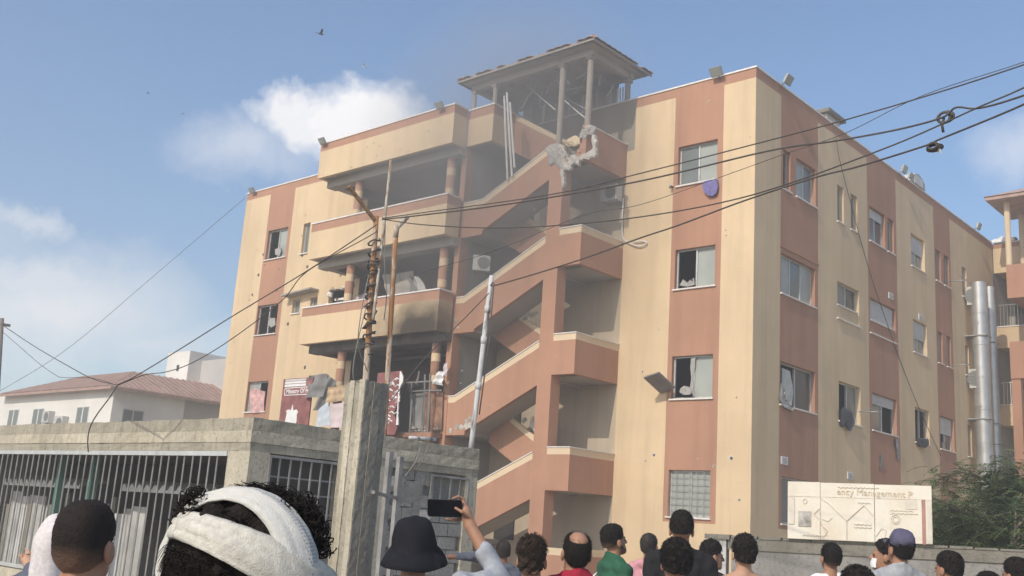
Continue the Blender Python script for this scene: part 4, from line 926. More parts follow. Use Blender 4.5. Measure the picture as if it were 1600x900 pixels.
# ---------------------------------------------------------------- poles standing on the booth roof
RP = thing('utility_pole', 'rusty flaking steel pole wrapped with wires, forked top, above gate post', 'pole', (1.6, -14.75, 2.55))
pb, pt = np.array([1.6, -14.74, 2.55]), on(588, 338, 'x', 1.6)
mb = MB(); mb.tube([pb+(pt-pb)*k/12 for k in range(13)], [.053-.001*k for k in range(13)], 10); mb.build('shaft', 'rust_paint', RP, True)
a = pt+np.array([0, .02, -.1]); b = on(545, 291, 'x', 1.6)
mb = MB(); mb.tube([a, b], .033, 8); mb.build('arm', 'rust_brown', RP)
p1, p2 = on(583, 500, 'x', 1.75), on(611, 251, 'x', 1.62)
mb = MB(); mb.tube(smooth_path([p1, on(590, 440, 'x', 1.7), on(600, 350, 'x', 1.65), p2], 5), .024, 8); mb.build('whip', 'rust_pale', RP, True)
rr = random.Random(2)
for q in range(5):
    mb = MB(); P = []; z0 = 4.0+q*.32; ph = rr.uniform(0, 6)
    for k in range(40):
        t = k/39; p = pb+(pt-pb)*((z0+t*.55-2.55)/(pt[2]-2.55)); P.append(p+np.array([math.cos(ph+k*.55)*(.085+.02*math.sin(k)), math.sin(ph+k*.55)*(.085+.02*math.cos(k*1.7)), .02*math.sin(k*1.3)]))
    mb.tube(P, .014, 5); mb.build('wire_wrap', 'cable', RP, True)
for q, (u0, v0, du) in enumerate([(570, 430, -10), (566, 480, -14), (596, 350, 8)]):
    mb = MB(); c = [on(u0+6, v0, 'x', 1.65), on(u0+du*.6, v0+60, 'x', 1.7), on(u0+du, v0+110, 'x', 1.7), on(u0+4, v0+150, 'x', 1.68)]; mb.tube(smooth_path(c, 6), .008, 5); mb.build('loose_wire', 'cable_pale', RP, True)
BP = thing('utility_pole', 'rusty orange pole with bent white top, right of the wrapped pole', 'pole', (1.7, -14.4, 2.55))
mb = MB(); c0 = np.array([1.7, -14.39, 2.55]); c1 = on(618, 372, 'x', 1.7); c2 = on(620, 356, 'x', 1.7); c3 = on(636, 339, 'x', 1.7)
mb.tube([c0+(c1-c0)*k/8 for k in range(9)], .040, 10); mb.build('shaft', 'rust_paint', BP, True)
mb = MB(); mb.tube([c1, c2, c2*.5+c3*.5, c3], .042, 10); mb.build('bent_top', 'rust_pale', BP, True)
WP = thing('utility_pole', 'thin grey white pole on the right corner of the booth roof', 'pole', (1.8, -12.6, 2.8))
mb = MB(); w0 = np.array([1.8, -12.6, 2.78]); w1 = on(768, 431, 'x', 1.8); mb.tube([w0+(w1-w0)*k/10 for k in range(11)], .043, 10); mb.build('shaft', 'pole_white', WP, True)
for q, t in enumerate((.36, .62, .8)):
    mb = MB(); c = w0+(w1-w0)*t; mb.tube([c-np.array([0, 0, .06]), c+np.array([0, 0, .06])], .053, 10); mb.build('pipe_joint', 'pole_white', WP, True)
mb = MB(); mb.tube([w0+(w1-w0)*.95+np.array([.08, 0, 0]), w0+(w1-w0)*.6+np.array([.1, .03, 0]), w0+(w1-w0)*.2+np.array([.07, .03, 0])], .012, 5); mb.build('loose_wire', 'cable', WP, True)
LP_ = thing('utility_pole', 'dark wooden pole at the left edge of the picture', 'pole', (*at(1, 700, 21)[:2], GZ))
q0 = at(1, 760, 21); q1 = at(1, 497, 21); mb = MB(); mb.tube([(q0[0], q0[1], GZ), (q1[0], q1[1], q1[2])], [.09, .07], 8); mb.build('shaft', 'wood_grey', LP_, True)
mb = MB(); mb.obox((q1[0], q1[1], q1[2]-.12), (.02, .2, 0), (.03, 0, 0), (0, 0, .025)); mb.build('crossarm', 'wood_grey', LP_)
# ---------------------------------------------------------------- cables (each its own)
def cable(label, pts, r, mat='cable', group='overhead cables', n=7):
    P = [at(*p) for p in pts]
    if pts[-1][0] > 1700: dl = (P[-1]-P[-2])/np.linalg.norm(P[-1]-P[-2]); P += [P[-1]+dl*4+np.array([0, 0, -.1]), P[-1]+dl*12+np.array([0, 0, -.2])]
    mb = MB(); mb.tube(smooth_path(P, n), r*.6, 6); return mb.build('cable', mat, None, True, label, 'cable', group)
D = 13.2
cable('upper long cable from rusty pole rising to the top right corner', [(597, 341, 13.4), (640, 335, 13.2), (860, 304, 12), (1000, 271, 11.3), (1180, 225, 10.4), (1322, 187, 9.7), (1480, 140, 9), (1600, 101, 8.5), (1760, 45, 8)], .011)
cable('thinnest of the long cables crossing to the top right corner', [(660, 425, 14), (772, 392, 13.5), (910, 337, 12.8), (1000, 320, 12.2), (1125, 277, 11.6), (1222, 242, 11), (1321, 208, 10.5), (1440, 150, 10), (1600, 97, 9.2), (1760, 40, 8.6)], .006)
KN = cable('thick cable with a dark knot near the right edge', [(597, 343, 13.4), (660, 336, 13.1), (800, 318, 12.3), (1000, 283, 11.3), (1200, 236, 10.3), (1300, 221, 9.8), (1400, 203, 9.3), (1471, 184, 9), (1494, 168, 8.9), (1530, 169, 8.7), (1600, 149, 8.4), (1760, 90, 7.8)], .015)
cable('long cable sagging under the stair and passing the left window', [(600, 343, 13.4), (660, 351, 13.1), (760, 356, 12.5), (875, 352, 11.9), (1000, 339, 11.3), (1125, 317, 10.6), (1232, 287, 10), (1400, 225, 9.2), (1528, 168, 8.6), (1600, 137, 8.3), (1760, 60, 7.8)], .012)
WK2 = cable('thick cable from the white pole with a white taped knot', [(770, 441, 13.8), (777, 445, 13.7), (900, 408, 12.9), (1000, 372, 12.3), (1060, 352, 11.9), (1162, 314, 11.2), (1275, 277, 10.5), (1342, 260, 10.1), (1445, 228, 9.4), (1470, 217, 9.3), (1600, 163, 8.5), (1760, 85, 7.8)], .015)
ko = at(1475, 184, 9); mb = MB()
for q in range(3): mb.tube([ko+np.array([.05*math.cos(t)*(1+.2*q), .02*q, .05*math.sin(t)+.01*q]) for t in np.linspace(0, 6.5, 16)], .012, 5)
mb.tube([ko, at(1472, 196, 9), at(1474, 207, 9)], .012, 5); mb.build('knot', 'cable', KN, True)
ko = at(1457, 228, 9.35); mb = MB()
for q in range(4): mb.tube([ko+np.array([.04*math.cos(t)*(1+.25*q), .02*q, .03*math.sin(t)]) for t in np.linspace(0, 6.5, 14)], .012, 5)
mb.build('knot', 'cable', WK2, True)
mb = MB(); c = at(1466, 230, 9.35); mb.add([c+np.array(k)*.055 for k in [(0, 0, 1.1), (.45, 0, .3), (.3, .3, -1.2), (-.4, .1, -.4), (0, -.4, 0), (.1, .4, .1)]], [(0, 1, 4), (0, 4, 3), (3, 4, 2), (1, 2, 4), (0, 5, 1), (0, 3, 5), (5, 3, 2), (1, 5, 2)]); mb.build('tape', 'white_paint', WK2)
cable('upper of the two cables from rusty pole down to the left', [(588, 350, 13.5), (577, 359, 13.5), (477, 425, 13.7), (360, 496, 14), (290, 540, 14.2), (215, 586, 14.4), (184, 601, 14.5)], .014)
cable('lower sagging cable from rusty pole down to the left', [(588, 360, 13.5), (577, 369, 13.5), (480, 424, 13.7), (440, 470, 13.8), (360, 531, 14), (300, 567, 14.2), (260, 581, 14.3), (225, 586, 14.4), (184, 602, 14.5)], .011)
cable('short drop cable from the joint to the booth parapet', [(184, 601, 14.5), (172, 620, 14.5), (150, 650, 14.5), (140, 670, 14.5), (137, 690, 14.45), (138, 706, 14.4)], .015)
cable('cable from the left edge pole to the cable joint', [(1, 506, 21), (52, 540, 19), (105, 571, 17), (145, 592, 15.5), (184, 602, 14.5)], .012)
cable('thin slack cable left of the joint over the red roof', [(1, 516, 21), (29, 540, 20), (60, 567, 19), (87, 586, 18), (100, 590, 17), (145, 591, 15.5), (184, 602, 14.6)], .008)
cable('thin line from the building corner down to the lower left', [(383, 309, 45), (230, 440, 42), (112, 540, 39), (17, 601, 37), (-60, 640, 36)], .014)
cable('thin dark wire hanging from the white pole down left', [(764, 458, 13.9), (735, 488, 13.8), (700, 523, 13.7), (660, 564, 13.6), (628, 604, 13.5), (612, 625, 13.3)], .011)
def side_wire(label, pts, r=.012):
    mb = MB(); mb.tube(smooth_path([on(u, v, 'x', .03+.1*math.sin(k*1.3)**2) for k, (u, v) in enumerate(pts)], 6), r, 5); return mb.build('cable', 'cable', None, True, label, 'cable', 'wires on the side wall')
side_wire('thin wire hanging diagonally down the shaded side wall', [(1306, 213), (1312, 250), (1330, 320), (1355, 412), (1380, 488), (1404, 557), (1437, 640), (1470, 712)])
mb = MB(); mb.tube(smooth_path([on(u, v, 'y', -.06) for u, v in [(974, 310), (972, 350), (974, 372), (985, 381), (1000, 385), (1010, 380), (1005, 377), (990, 378)]], 6), .022, 6); mb.build('cable', 'white_paint', None, True, 'pale looped conduit on the wall right of the stairs', 'cable', 'wires on the front wall')
mb = MB(); mb.tube(smooth_path([on(u, v, 'x', BX+.05) for u, v in [(652, 686), (656, 700), (650, 720), (640, 735), (632, 745)]], 5), .012, 5); mb.tube(smooth_path([on(u, v, 'x', BX+.05) for u, v in [(664, 686), (668, 695), (664, 710), (650, 735)]], 5), .01, 5); mb.build('wire', 'cable_pale', None, True, 'loose pale wire dangling over the booth parapet', 'wire')
mb = MB(); mb.tube([on(640, 684, 'x', BX-.1), on(680, 687, 'x', BX-.1)], .03, 8); mb.build('pipe', 'pole_white', None, True, 'short pale pipe lying on the booth parapet', 'pipe')

# ---------------------------------------------------------------- roof floodlights
def flood(label, c, out, tilt, s=1.0, bracket=True):
    s *= .88
    c = np.array(c, float); o = np.array([*out, 0.]); sdv = np.array([-o[1], o[0], 0.]); z = np.array([0, 0, 1.])
    t = thing('floodlight', label, 'floodlight', c, 'floodlights along the roof edge')
    f = o*math.cos(tilt)-z*math.sin(tilt); uv = o*math.sin(tilt)+z*math.cos(tilt); cc = c+z*.17*s+o*.22*s
    mb = MB(); mb.obox(cc, sdv*.19*s, f*.035*s, uv*.14*s); mb.build('housing', 'grey_metal', t)
    mb = MB(); mb.obox(cc+f*.037*s, sdv*.165*s, f*.004*s, uv*.115*s); mb.build('lens', 'glass_pale', t)
    mb = MB()
    for q in range(5): mb.obox(cc-f*.05*s+sdv*(q-2)*.07*s, sdv*.006*s, f*.018*s, uv*.11*s)
    mb.build('cooling_fin', 'grey_metal', t)
    mb = MB(); mb.tube([c-z*.02, c+z*.06*s+o*.02, cc-f*.05*s], .018*s, 6); mb.build('arm', 'alu_dark', t)
flood('largest floodlight on the front parapet above the right window column', (-1.18, -.02, 14.9), (0, -1), R(40), 1.15)
flood('floodlight at the right end of the top balcony parapet', (-9.95, -2.86, 14.88), (0, -1), R(40), .95)
flood('floodlight at the left end of the top balcony parapet', (-16.1, -2.86, 14.9), (0, -1), R(40), .95)
flood('floodlight on the far left wing parapet', (-23.6, -.72, 14.9), (0, -1), R(40), .95)
flood('pale floodlight on the side parapet nearest the building corner', (.0, 1.55, 14.98), (1, 0), R(30), 1.15)
flood('floodlight in the middle of the side parapet, left of its neighbour', (.0, 10.6, 14.98), (1, 0), R(20), 1.1)
flood('smaller floodlight beside the pale roof vent on the side parapet', (.0, 11.3, 14.98), (1, 0), R(20), .9)
flood('last floodlight at the far end of the side parapet', (.0, 18.7, 14.98), (1, 0), R(20), 1.1)
mb = MB(); P = []
for i in range(7):
    a = math.pi*i/6; P.append([(-.45+.55*j/6, 12.3+.75*math.cos(a)*(1-.1*(j == 6)), 15.06+.42*math.sin(a)) for j in range(7)])
mb.grid(P); mb.box(.02, .1, 11.9, 12.75, 15.06, 15.42); mb.build('roof_vent', 'sheet_pale', None, False, 'pale domed vent hood on the side parapet', 'vent')
RH = thing('roof_hut', 'small dark rooftop hut with overhanging slab above the side wall', 'hut', (-.9, 5.6, 14.0))
mb = MB(); mb.box(-1.5, -.25, 5.2, 6.15, 14.0, 15.5); mb.build('wall', 'house_grey', RH); mb = MB(); mb.box(-1.65, -.1, 5.05, 6.35, 15.502, 15.62); mb.build('slab', 'concrete_grey', RH)
mb = MB()
for q in range(7): mb.lump((-.5+.1*math.sin(q*3), 5.2+q*.15, 15.66), .07, 0, .6, seed=q)
mb.build('debris', ['rubble'], RH, kind='stuff')
# ---------------------------------------------------------------- steel ducts on the side wall
def duct(label, c, z0, z1, r):
    t = thing('vent_duct', label, 'duct', (c[0], c[1], z0), 'steel ducts on the side wall')
    n = 20; zz = z1; k = 0
    while zz > z0:
        za = max(z0, zz-1.28); mb = MB(); mb.tube([(c[0], c[1], za+.012), (c[0], c[1], zz-.012)], r, n, 0, False); o = mb.build('duct_section', 'duct', t, True)
        mb = MB(); mb.tube([(c[0], c[1], za-.02), (c[0], c[1], za+.02)], r+.018, n); mb.build('duct_flange', 'duct', t); zz -= 1.28; k += 1
    for z in (10.2, 6.9):
        mb = MB(); mb.box(.0, c[0]+r, c[1]-r-.03, c[1]+r+.03, z-.02, z+.02); mb.build('wall_bracket', 'grey_metal', t)
dc = on(1531, 500, 'x', .5); dc2 = on(1547.5, 500, 'x', .45)
duct('thick shiny steel duct rising beside the far side wall', (.5, float(dc[1])), .3, 12.4, .315); duct('thinner steel duct directly behind the thick one', (.45, float(dc2[1])), .3, 12.55, .22)
for q, (u, v) in enumerate([(1518, 463), (1522, 592)]):
    p = on(u, v, 'x', .25); ac_unit(['white box unit on side wall beside duct, upper one', 'white box unit on side wall beside duct, lower one'][q], (.28, p[1], p[2]), (0, -1), .35, .75, .25, 'box units by the duct', False)
# ---------------------------------------------------------------- air conditioners and things at windows
p = on(752, 412, 'y', -1.5); ac_unit('white air conditioner on the stair landing behind the second floor parapet', (p[0], -1.5, p[2]), (.75, -.66), .55, .5, .26, 'air conditioners on the stairs')
p = on(955, 303, 'y', -.25); ac_unit('white air conditioner high on the stair back wall below the roof', (p[0], -.25, p[2]), (0, -1), .62, .5, .3, 'air conditioners on the stairs')
plain('purple', (.17, .15, .33), .9, var=.35, sc=9); plain('mattress', (.22, .20, .19), .9, var=.15); plain('laundry_dark', (.09, .09, .095), .9); plain('laundry_pale', (.37, .355, .33), .9, var=.2, sc=8); plain('curtain', (.50, .50, .46), .9, var=.15, sc=5); plain('pink_cloth', (.60, .36, .34), .9, var=.4, sc=5)
def shaped_cloth(name, label, cat, outline, plane, off, mat, wav=.02):
    pts = [on(u, v, plane, off) for u, v in outline]; c = sum(pts)/len(pts)
    mb = MB(); k = len(pts); rings = []
    for t in (0.02, .35, .7, 1.0):
        rings.append([c+(p-c)*t+np.array([(wav*math.sin(9*t+i) if plane == 'x' else 0), (-wav*abs(math.sin(7*t+1.7*i)) if plane == 'y' else 0), 0]) for i, p in enumerate(pts)])
    mb.grid(rings, 0, True); sh_ = np.array([.03, 0, 0]) if plane == 'x' else np.array([0, -.03, 0]); mb.grid([[p-sh_ for p in r] for r in rings], 0, True); return mb.build(name, mat, None, True, label, cat)
shaped_cloth('towel', 'purple towel hanging from the top floor front window sill', 'towel', [(1099, 284), (1110, 281), (1121, 280), (1122, 292), (1120, 302), (1114, 306), (1107, 306), (1100, 300), (1098, 292)], 'y', -.09, 'purple', .03)
mb = MB(); m0 = on(1047, 617, 'y', -.05); mb.obox((m0[0]-.13, -.42, m0[2]+.31), (.27, -.02, .06), (-.05, -.36, .17), (-.02, .05, .03)); o = mb.build('mattress', 'mattress', None, False, 'dark grey mattress pushed halfway out of the front window', 'mattress')
bm = o.modifiers.new('soft', 'BEVEL'); bm.width = .025; bm.segments = 3
shaped_cloth('bedding', 'crumpled white bedding on the sill beside the mattress', 'bedding', [(1064, 607), (1070, 603), (1078, 605), (1081, 612), (1079, 617), (1068, 617), (1063, 613)], 'y', -.1, 'laundry_pale', .05)
shaped_cloth('curtain', 'white bunched curtain in the first floor front window', 'curtain', [(1080, 560), (1087, 559), (1086, 575), (1083, 590), (1084, 605), (1082, 617), (1078, 612), (1080, 590), (1079, 575)], 'y', .1, 'laundry_pale', .02)
shaped_cloth('clothing', 'small white clothes heap on the second floor front window sill', 'clothes', [(1062, 446), (1066, 440), (1068, 436), (1072, 444), (1083, 441), (1084, 434), (1086, 445), (1074, 448)], 'y', .02, 'laundry_pale', .03)
shaped_cloth('curtain', 'torn pale curtain in the side window nearest the corner', 'curtain', [(1222, 575), (1235, 580), (1239, 600), (1240, 615), (1236, 636), (1229, 634), (1224, 620), (1222, 600)], 'x', -.05, 'curtain', .02)
shaped_cloth('laundry', 'white rags trailing over the side window sill nearest the corner', 'laundry', [(1220, 598), (1225, 606), (1223, 618), (1228, 632), (1240, 638), (1238, 642), (1224, 636), (1219, 622), (1222, 612)], 'x', .06, 'laundry_pale', .03)
shaped_cloth('laundry', 'dark laundry hanging from the second side window of the first floor', 'laundry', [(1314, 640), (1320, 636), (1328, 640), (1334, 645), (1334, 662), (1328, 674), (1325, 672), (1322, 660), (1318, 668), (1315, 664)], 'x', .1, 'laundry_dark', .04)
shaped_cloth('laundry', 'long white towel hanging below the third side window', 'laundry', [(1400, 685), (1404, 688), (1406, 705), (1406, 717), (1402, 718), (1401, 705), (1399, 694)], 'x', .06, 'laundry_pale', .02)
shaped_cloth('laundry', 'narrow white strip of cloth on the side wall above the notice board', 'laundry', [(1376, 712), (1379, 709), (1379, 722), (1378, 736), (1375, 736), (1375, 722)], 'x', .03, 'laundry_pale', .02)
shaped_cloth('laundry', 'grey clothes on the side window above the shrub', 'laundry', [(1431, 686), (1440, 684), (1452, 686), (1453, 694), (1446, 700), (1436, 698)], 'x', .08, 'laundry_dark', .04)
shaped_cloth('laundry', 'pale curtain corner in the side window above the shrub', 'laundry', [(1472, 690), (1477, 696), (1478, 707), (1473, 706)], 'x', -.02, 'laundry_pale', .02)
shaped_cloth('clothing', 'pink and grey clothes heaped in the lowest left wing window', 'clothes', [(392, 612), (400, 606), (408, 610), (415, 612), (414, 630), (413, 644), (395, 646), (391, 632)], 'y', -.72, 'pink_cloth', .06)
shaped_cloth('clothing', 'white cloth in the middle left wing window', 'clothes', [(420, 497), (430, 497), (431, 508), (424, 512), (420, 507)], 'y', -.62, 'laundry_pale', .03)
shaped_cloth('clothing', 'white bag in the top left wing window', 'bag', [(430, 390), (438, 386), (440, 392), (437, 400), (431, 398)], 'y', -.62, 'laundry_pale', .03)
# drying rods on side windows
for q, (y, z) in enumerate([(6.9, 5.9), (15.4, 12.05), (15.35, 8.75)]):
    mb = MB(); mb.tube([(.0, y, z), (.75, y, z-.02)], .02, 6); mb.tube([(.7, y, z-.02), (.7, y-.9, z-.02)], .012, 5); mb.build('drying_rod', 'grey_metal', None, True, ['short drying rod beside the dark laundry on the side wall', 'drying rod under the far top floor slit windows', 'drying rod under the far second floor slit windows'][q], 'rod', 'drying rods on the side wall')
# small lamp on the wall by the stairs
mb = MB(); c = on(1048, 291, 'y', -.1); mb.tube([(c[0], .0, c[2]), (c[0], -.12, c[2]), (c[0]+.02, -.16, c[2]-.06)], .035, 8); mb.build('wall_lamp', 'alu_dark', None, True, 'tiny dark lamp on the wall left of the top front window', 'lamp')
# ---------------------------------------------------------------- birds
def bird(label, u, v, d, s, yaw, mat):
    c = at(u, v, d); t = thing('bird', label, 'bird', c, 'birds in the sky'); f = np.array([math.cos(yaw), math.sin(yaw), 0.]); sd_ = np.array([-f[1], f[0], 0.]); z = np.array([0, 0, 1.])
    mb = MB(); mb.tube([c-f*.16*s, c-f*.08*s, c, c+f*.09*s, c+f*.13*s, c+f*.16*s], [.012*s, .035*s, .045*s, .035*s, .028*s, .006*s], 8); mb.build('body', mat, t, True)
    for k in (-1, 1):
        mb = MB(); P = [[c+f*.06*s, c+f*.07*s+sd_*k*.15*s+z*.10*s, c+f*.0*s+sd_*k*.3*s+z*.16*s], [c-f*.06*s, c-f*.05*s+sd_*k*.15*s+z*.10*s, c-f*.04*s+sd_*k*.3*s+z*.16*s]]; mb.grid(P); mb.grid([[p-z*.012*s for p in r] for r in P]); mb.build('wing', mat, t)
    mb = MB(); mb.add([c-f*.14*s, c-f*.25*s+sd_*.05*s, c-f*.25*s-sd_*.05*s, c-f*.2*s-z*.015], [(0, 1, 2), (0, 3, 1), (0, 2, 3)]); mb.build('tail', mat, t)
bird('larger dark bird with a white flash, high above the cloud', 501, 53, 38, .75, 1.2, 'laundry_dark'); bird('small white bird above the cloud, left of the roof', 570, 104, 38, .5, .4, 'white_paint'); bird('tiny dark bird speck, upper of two at far left', 232, 146, 40, .3, .2, 'laundry_dark'); bird('tiny dark bird speck, lower of two at far left', 285, 178, 42, .25, 2.0, 'laundry_dark')
# ---------------------------------------------------------------- shrubs and small trees behind the yard wall
def _leaf(t, p, b):
    n = t.noise(p, 2.2, 3, .6); n2 = t.noise(p, 30, 2, .5)
    a = t.mix(t.ramp(n, [(.35, 0.0), (.65, 1.0)]), (.052, .085, .030), (.12, .165, .06))
    return t.mix(t.math('MULTIPLY', n2, .3), a, (.16, .18, .085))
principled('leaf', _leaf, .6, .25)
plain('bark', (.20, .165, .125), .95)
def tree(label, base, h, rx, seed, nspray):
    r2 = random.Random(seed); base = np.array(base, float); t = thing('tree', label, 'tree', base, 'small trees behind the yard wall')
    mb = MB(); tips = []
    top = base+np.array([.1, .05, h*.92]); trunk = smooth_path([base, base+np.array([.06, 0, h*.3]), base+np.array([-.05, .05, h*.65]), top], 5)
    mb.tube(trunk, [.075*(1-.75*i/len(trunk)) for i in range(len(trunk))], 8)
    for q in range(34):
        k = r2.randint(len(trunk)//4, len(trunk)-1); a = r2.uniform(0, 6.28); L = rx*r2.uniform(.55, 1.05); p0 = np.array(trunk[k]); up = r2.uniform(.05, .6)
        p1 = p0+np.array([math.cos(a)*L*.5, math.sin(a)*L*.5, L*.35*up+.15]); p2 = p0+np.array([math.cos(a)*L, math.sin(a)*L, L*.5*up+r2.uniform(-.1, .25)])
        br = smooth_path([p0, p1, p2], 4); mb.tube(br, [.022*(1-.8*i/len(br)) for i in range(len(br))], 5); tips += br[1:]
    mb.build('trunk', 'bark', t, True)
    lf = MB()
    for q in range(nspray):
        c = np.array(tips[r2.randrange(len(tips))])+np.array([r2.gauss(0, .16), r2.gauss(0, .16), r2.gauss(0, .14)])
        if c[2] < base[2]+.5: continue
        a = r2.uniform(0, 6.28); el = r2.uniform(-.45, .35); ln = r2.uniform(.22, .42)
        d = np.array([math.cos(a)*math.cos(el), math.sin(a)*math.cos(el), math.sin(el)]); s = np.array([-math.sin(a), math.cos(a), 0]); up = np.cross(d, s)
        m = 9
        for k in range(m):
            p = c+d*ln*k/m+np.array([0, 0, -.10*ln*(k/m)**2*4]); w_ = .075*(1-abs(k/m-.4))
            for sg in (-1, 1):
                e = p+s*sg*w_+d*.02-up*.012; lf.add([p, p+d*.014+s*sg*w_*.5, e, p-d*.014+s*sg*w_*.5], [(0, 1, 2, 3)])
    lf.build('crown', 'leaf', t)
for q, (u, d, top, rx, lab) in enumerate([(1548, 17.5, 712, .95, 'tallest feathery green tree in front of the ducts'), (1472, 16.5, 775, .62, 'low feathery shrub just right of the notice board'), (1600, 18.5, 735, .9, 'green feathery tree cut by the right edge'), (1510, 15.5, 800, .55, 'lowest leafy shrub above the coping, right of notice board'), (1575, 15.2, 805, .6, 'small leafy shrub by the wall near the right edge'), (1650, 16, 770, .8, 'green shrub beyond the right edge')]):
    b = at(u, 850, d); tz = at(u, top, d)[2]; tree(lab, (b[0], b[1], GZ), float(tz-GZ)*1.0, rx, 50+q, [1500, 800, 1300, 700, 700, 700][q])
# ---------------------------------------------------------------- people (bodies grown as one smooth surface each)
def surface(F, xs, ys, zs):
    'surface nets on a rectilinear grid, vectorised'
    ins = F < 0; nx, ny, nz = F.shape
    acc = np.zeros((nx-1, ny-1, nz-1, 3)); cnt = np.zeros((nx-1, ny-1, nz-1))
    G = np.meshgrid(xs, ys, zs, indexing='ij')
    for ax in range(3):
        sl0 = [slice(None)]*3; sl1 = [slice(None)]*3; sl0[ax] = slice(0, -1); sl1[ax] = slice(1, None); sl0, sl1 = tuple(sl0), tuple(sl1)
        f0, f1 = F[sl0], F[sl1]; cr = ins[sl0] != ins[sl1]; t = np.where(cr, f0/np.where(np.abs(f0-f1) < 1e-12, 1e-12, f0-f1), 0)
        P = [np.where(cr, g[sl0]+t*(g[sl1]-g[sl0]), 0) for g in G]; o = [a for a in range(3) if a != ax]
        for i in (0, 1):
            for j in (0, 1):
                s = [slice(None)]*3; n1, n2 = F.shape[o[0]], F.shape[o[1]]
                s[o[0]] = slice(i, n1-1+i); s[o[1]] = slice(j, n2-1+j); s = tuple(s)
                cnt += cr[s]
                for k in range(3): acc[..., k] += P[k][s]
    act = cnt > 0; idx = -np.ones(act.shape, int); idx[act] = np.arange(act.sum()); V = acc[act]/cnt[act][:, None]; faces = []
    for ax in range(3):
        o = [a for a in range(3) if a != ax]; sl0 = [slice(1, -1)]*3; sl1 = [slice(1, -1)]*3; sl0[ax] = slice(0, -1); sl1[ax] = slice(1, None)
        a, b = ins[tuple(sl0)], ins[tuple(sl1)]; w_ = np.argwhere(a != b)
        if not len(w_): continue
        fl = a[tuple(w_.T)]; base = w_.copy()
        for k in o: base[:, k] += 1
        def cell(d0, d1):
            c = base.copy(); c[:, o[0]] -= d0; c[:, o[1]] -= d1; return idx[tuple(c.T)]
        q = np.stack([cell(1, 1), cell(0, 1), cell(0, 0), cell(1, 0)], 1); flip = fl if ax != 1 else ~fl
        q[~flip] = q[~flip][:, ::-1]; faces.append(q)
    return V, np.concatenate(faces)
def axis(lo, hi, step, zones):
    pts = [lo]
    while pts[-1] < hi:
        s = step
        for a, b, st in zones:
            if a-.5*st <= pts[-1] < b: s = min(s, st)
            elif pts[-1] < a < pts[-1]+s: s = max(a-pts[-1], 1e-4)
        pts.append(pts[-1]+s)
    return np.array(pts)
def field(prims, xs, ys, zs, grow=0.0):
    F = np.full((len(xs), len(ys), len(zs)), .5)
    for pr in prims:
        kind, k = pr[0], pr.get('k', .02) if isinstance(pr, dict) else .02
        if pr[0] == 'ell':
            _, c, r, M, op, k = pr; ext = max(r)+.05+grow; lo, hi = c-ext, c+ext
        else:
            _, a, b, ra, rb, op, k = pr; e = max(ra, rb)+.05+grow; lo, hi = np.minimum(a, b)-e, np.maximum(a, b)+e
        ix, iy, iz = [slice(max(0, np.searchsorted(g_, l)-1), min(len(g_), np.searchsorted(g_, h)+1)) for g_, l, h in ((xs, lo[0], hi[0]), (ys, lo[1], hi[1]), (zs, lo[2], hi[2]))]
        if ix.start >= ix.stop or iy.start >= iy.stop or iz.start >= iz.stop: continue
        X = np.stack(np.meshgrid(xs[ix], ys[iy], zs[iz], indexing='ij'), -1)
        if pr[0] == 'ell':
            q = (X-c) @ M; k0 = np.sqrt(((q/r)**2).sum(-1)); k1 = np.sqrt(((q/(r*r))**2).sum(-1))+1e-9; d = k0*(k0-1)/k1-grow
        else:
            ab = b-a; t = np.clip(((X-a) @ ab)/(ab @ ab+1e-12), 0, 1); d = np.sqrt(((X-a-t[..., None]*ab)**2).sum(-1))-(ra+t*(rb-ra))-grow
        old = F[ix, iy, iz]
        if op == 'add':
            h = np.clip(.5+.5*(old-d)/k, 0, 1); F[ix, iy, iz] = old*(1-h)+d*h-k*h*(1-h)
        else:
            h = np.clip(.5-.5*(old+d)/k, 0, 1); F[ix, iy, iz] = old*(1-h)+(-d)*h+k*h*(1-h)
    return F
def vnoise(X, freq, seed):
    r2 = np.random.default_rng(seed); out = 0
    for i in range(7):
        d = r2.normal(size=3); d /= np.linalg.norm(d); out = out+np.sin((X @ d)*freq*r2.uniform(.6, 1.6)+r2.uniform(0, 6.28))
    return out/3.2
def raw_mesh(name, V, Fc, mat, parent, scale=1.0, label=None):
    me = bpy.data.meshes.new(name); me.from_pydata((np.array(V)*scale).tolist(), [], Fc.tolist() if hasattr(Fc, 'tolist') else [tuple(map(int, f)) for f in Fc]); me.materials.append(MATS[mat] if isinstance(mat, str) else mat)
    me.polygons.foreach_set('use_smooth', [True]*len(me.polygons)); me.update(); ob = bpy.data.objects.new(name, me); col.objects.link(ob); ob.parent = parent; ORIGIN[ob.name] = ORIGIN[parent.name]
    if label: ob['label'] = label
    return ob
I3 = np.eye(3); A_ = np.array
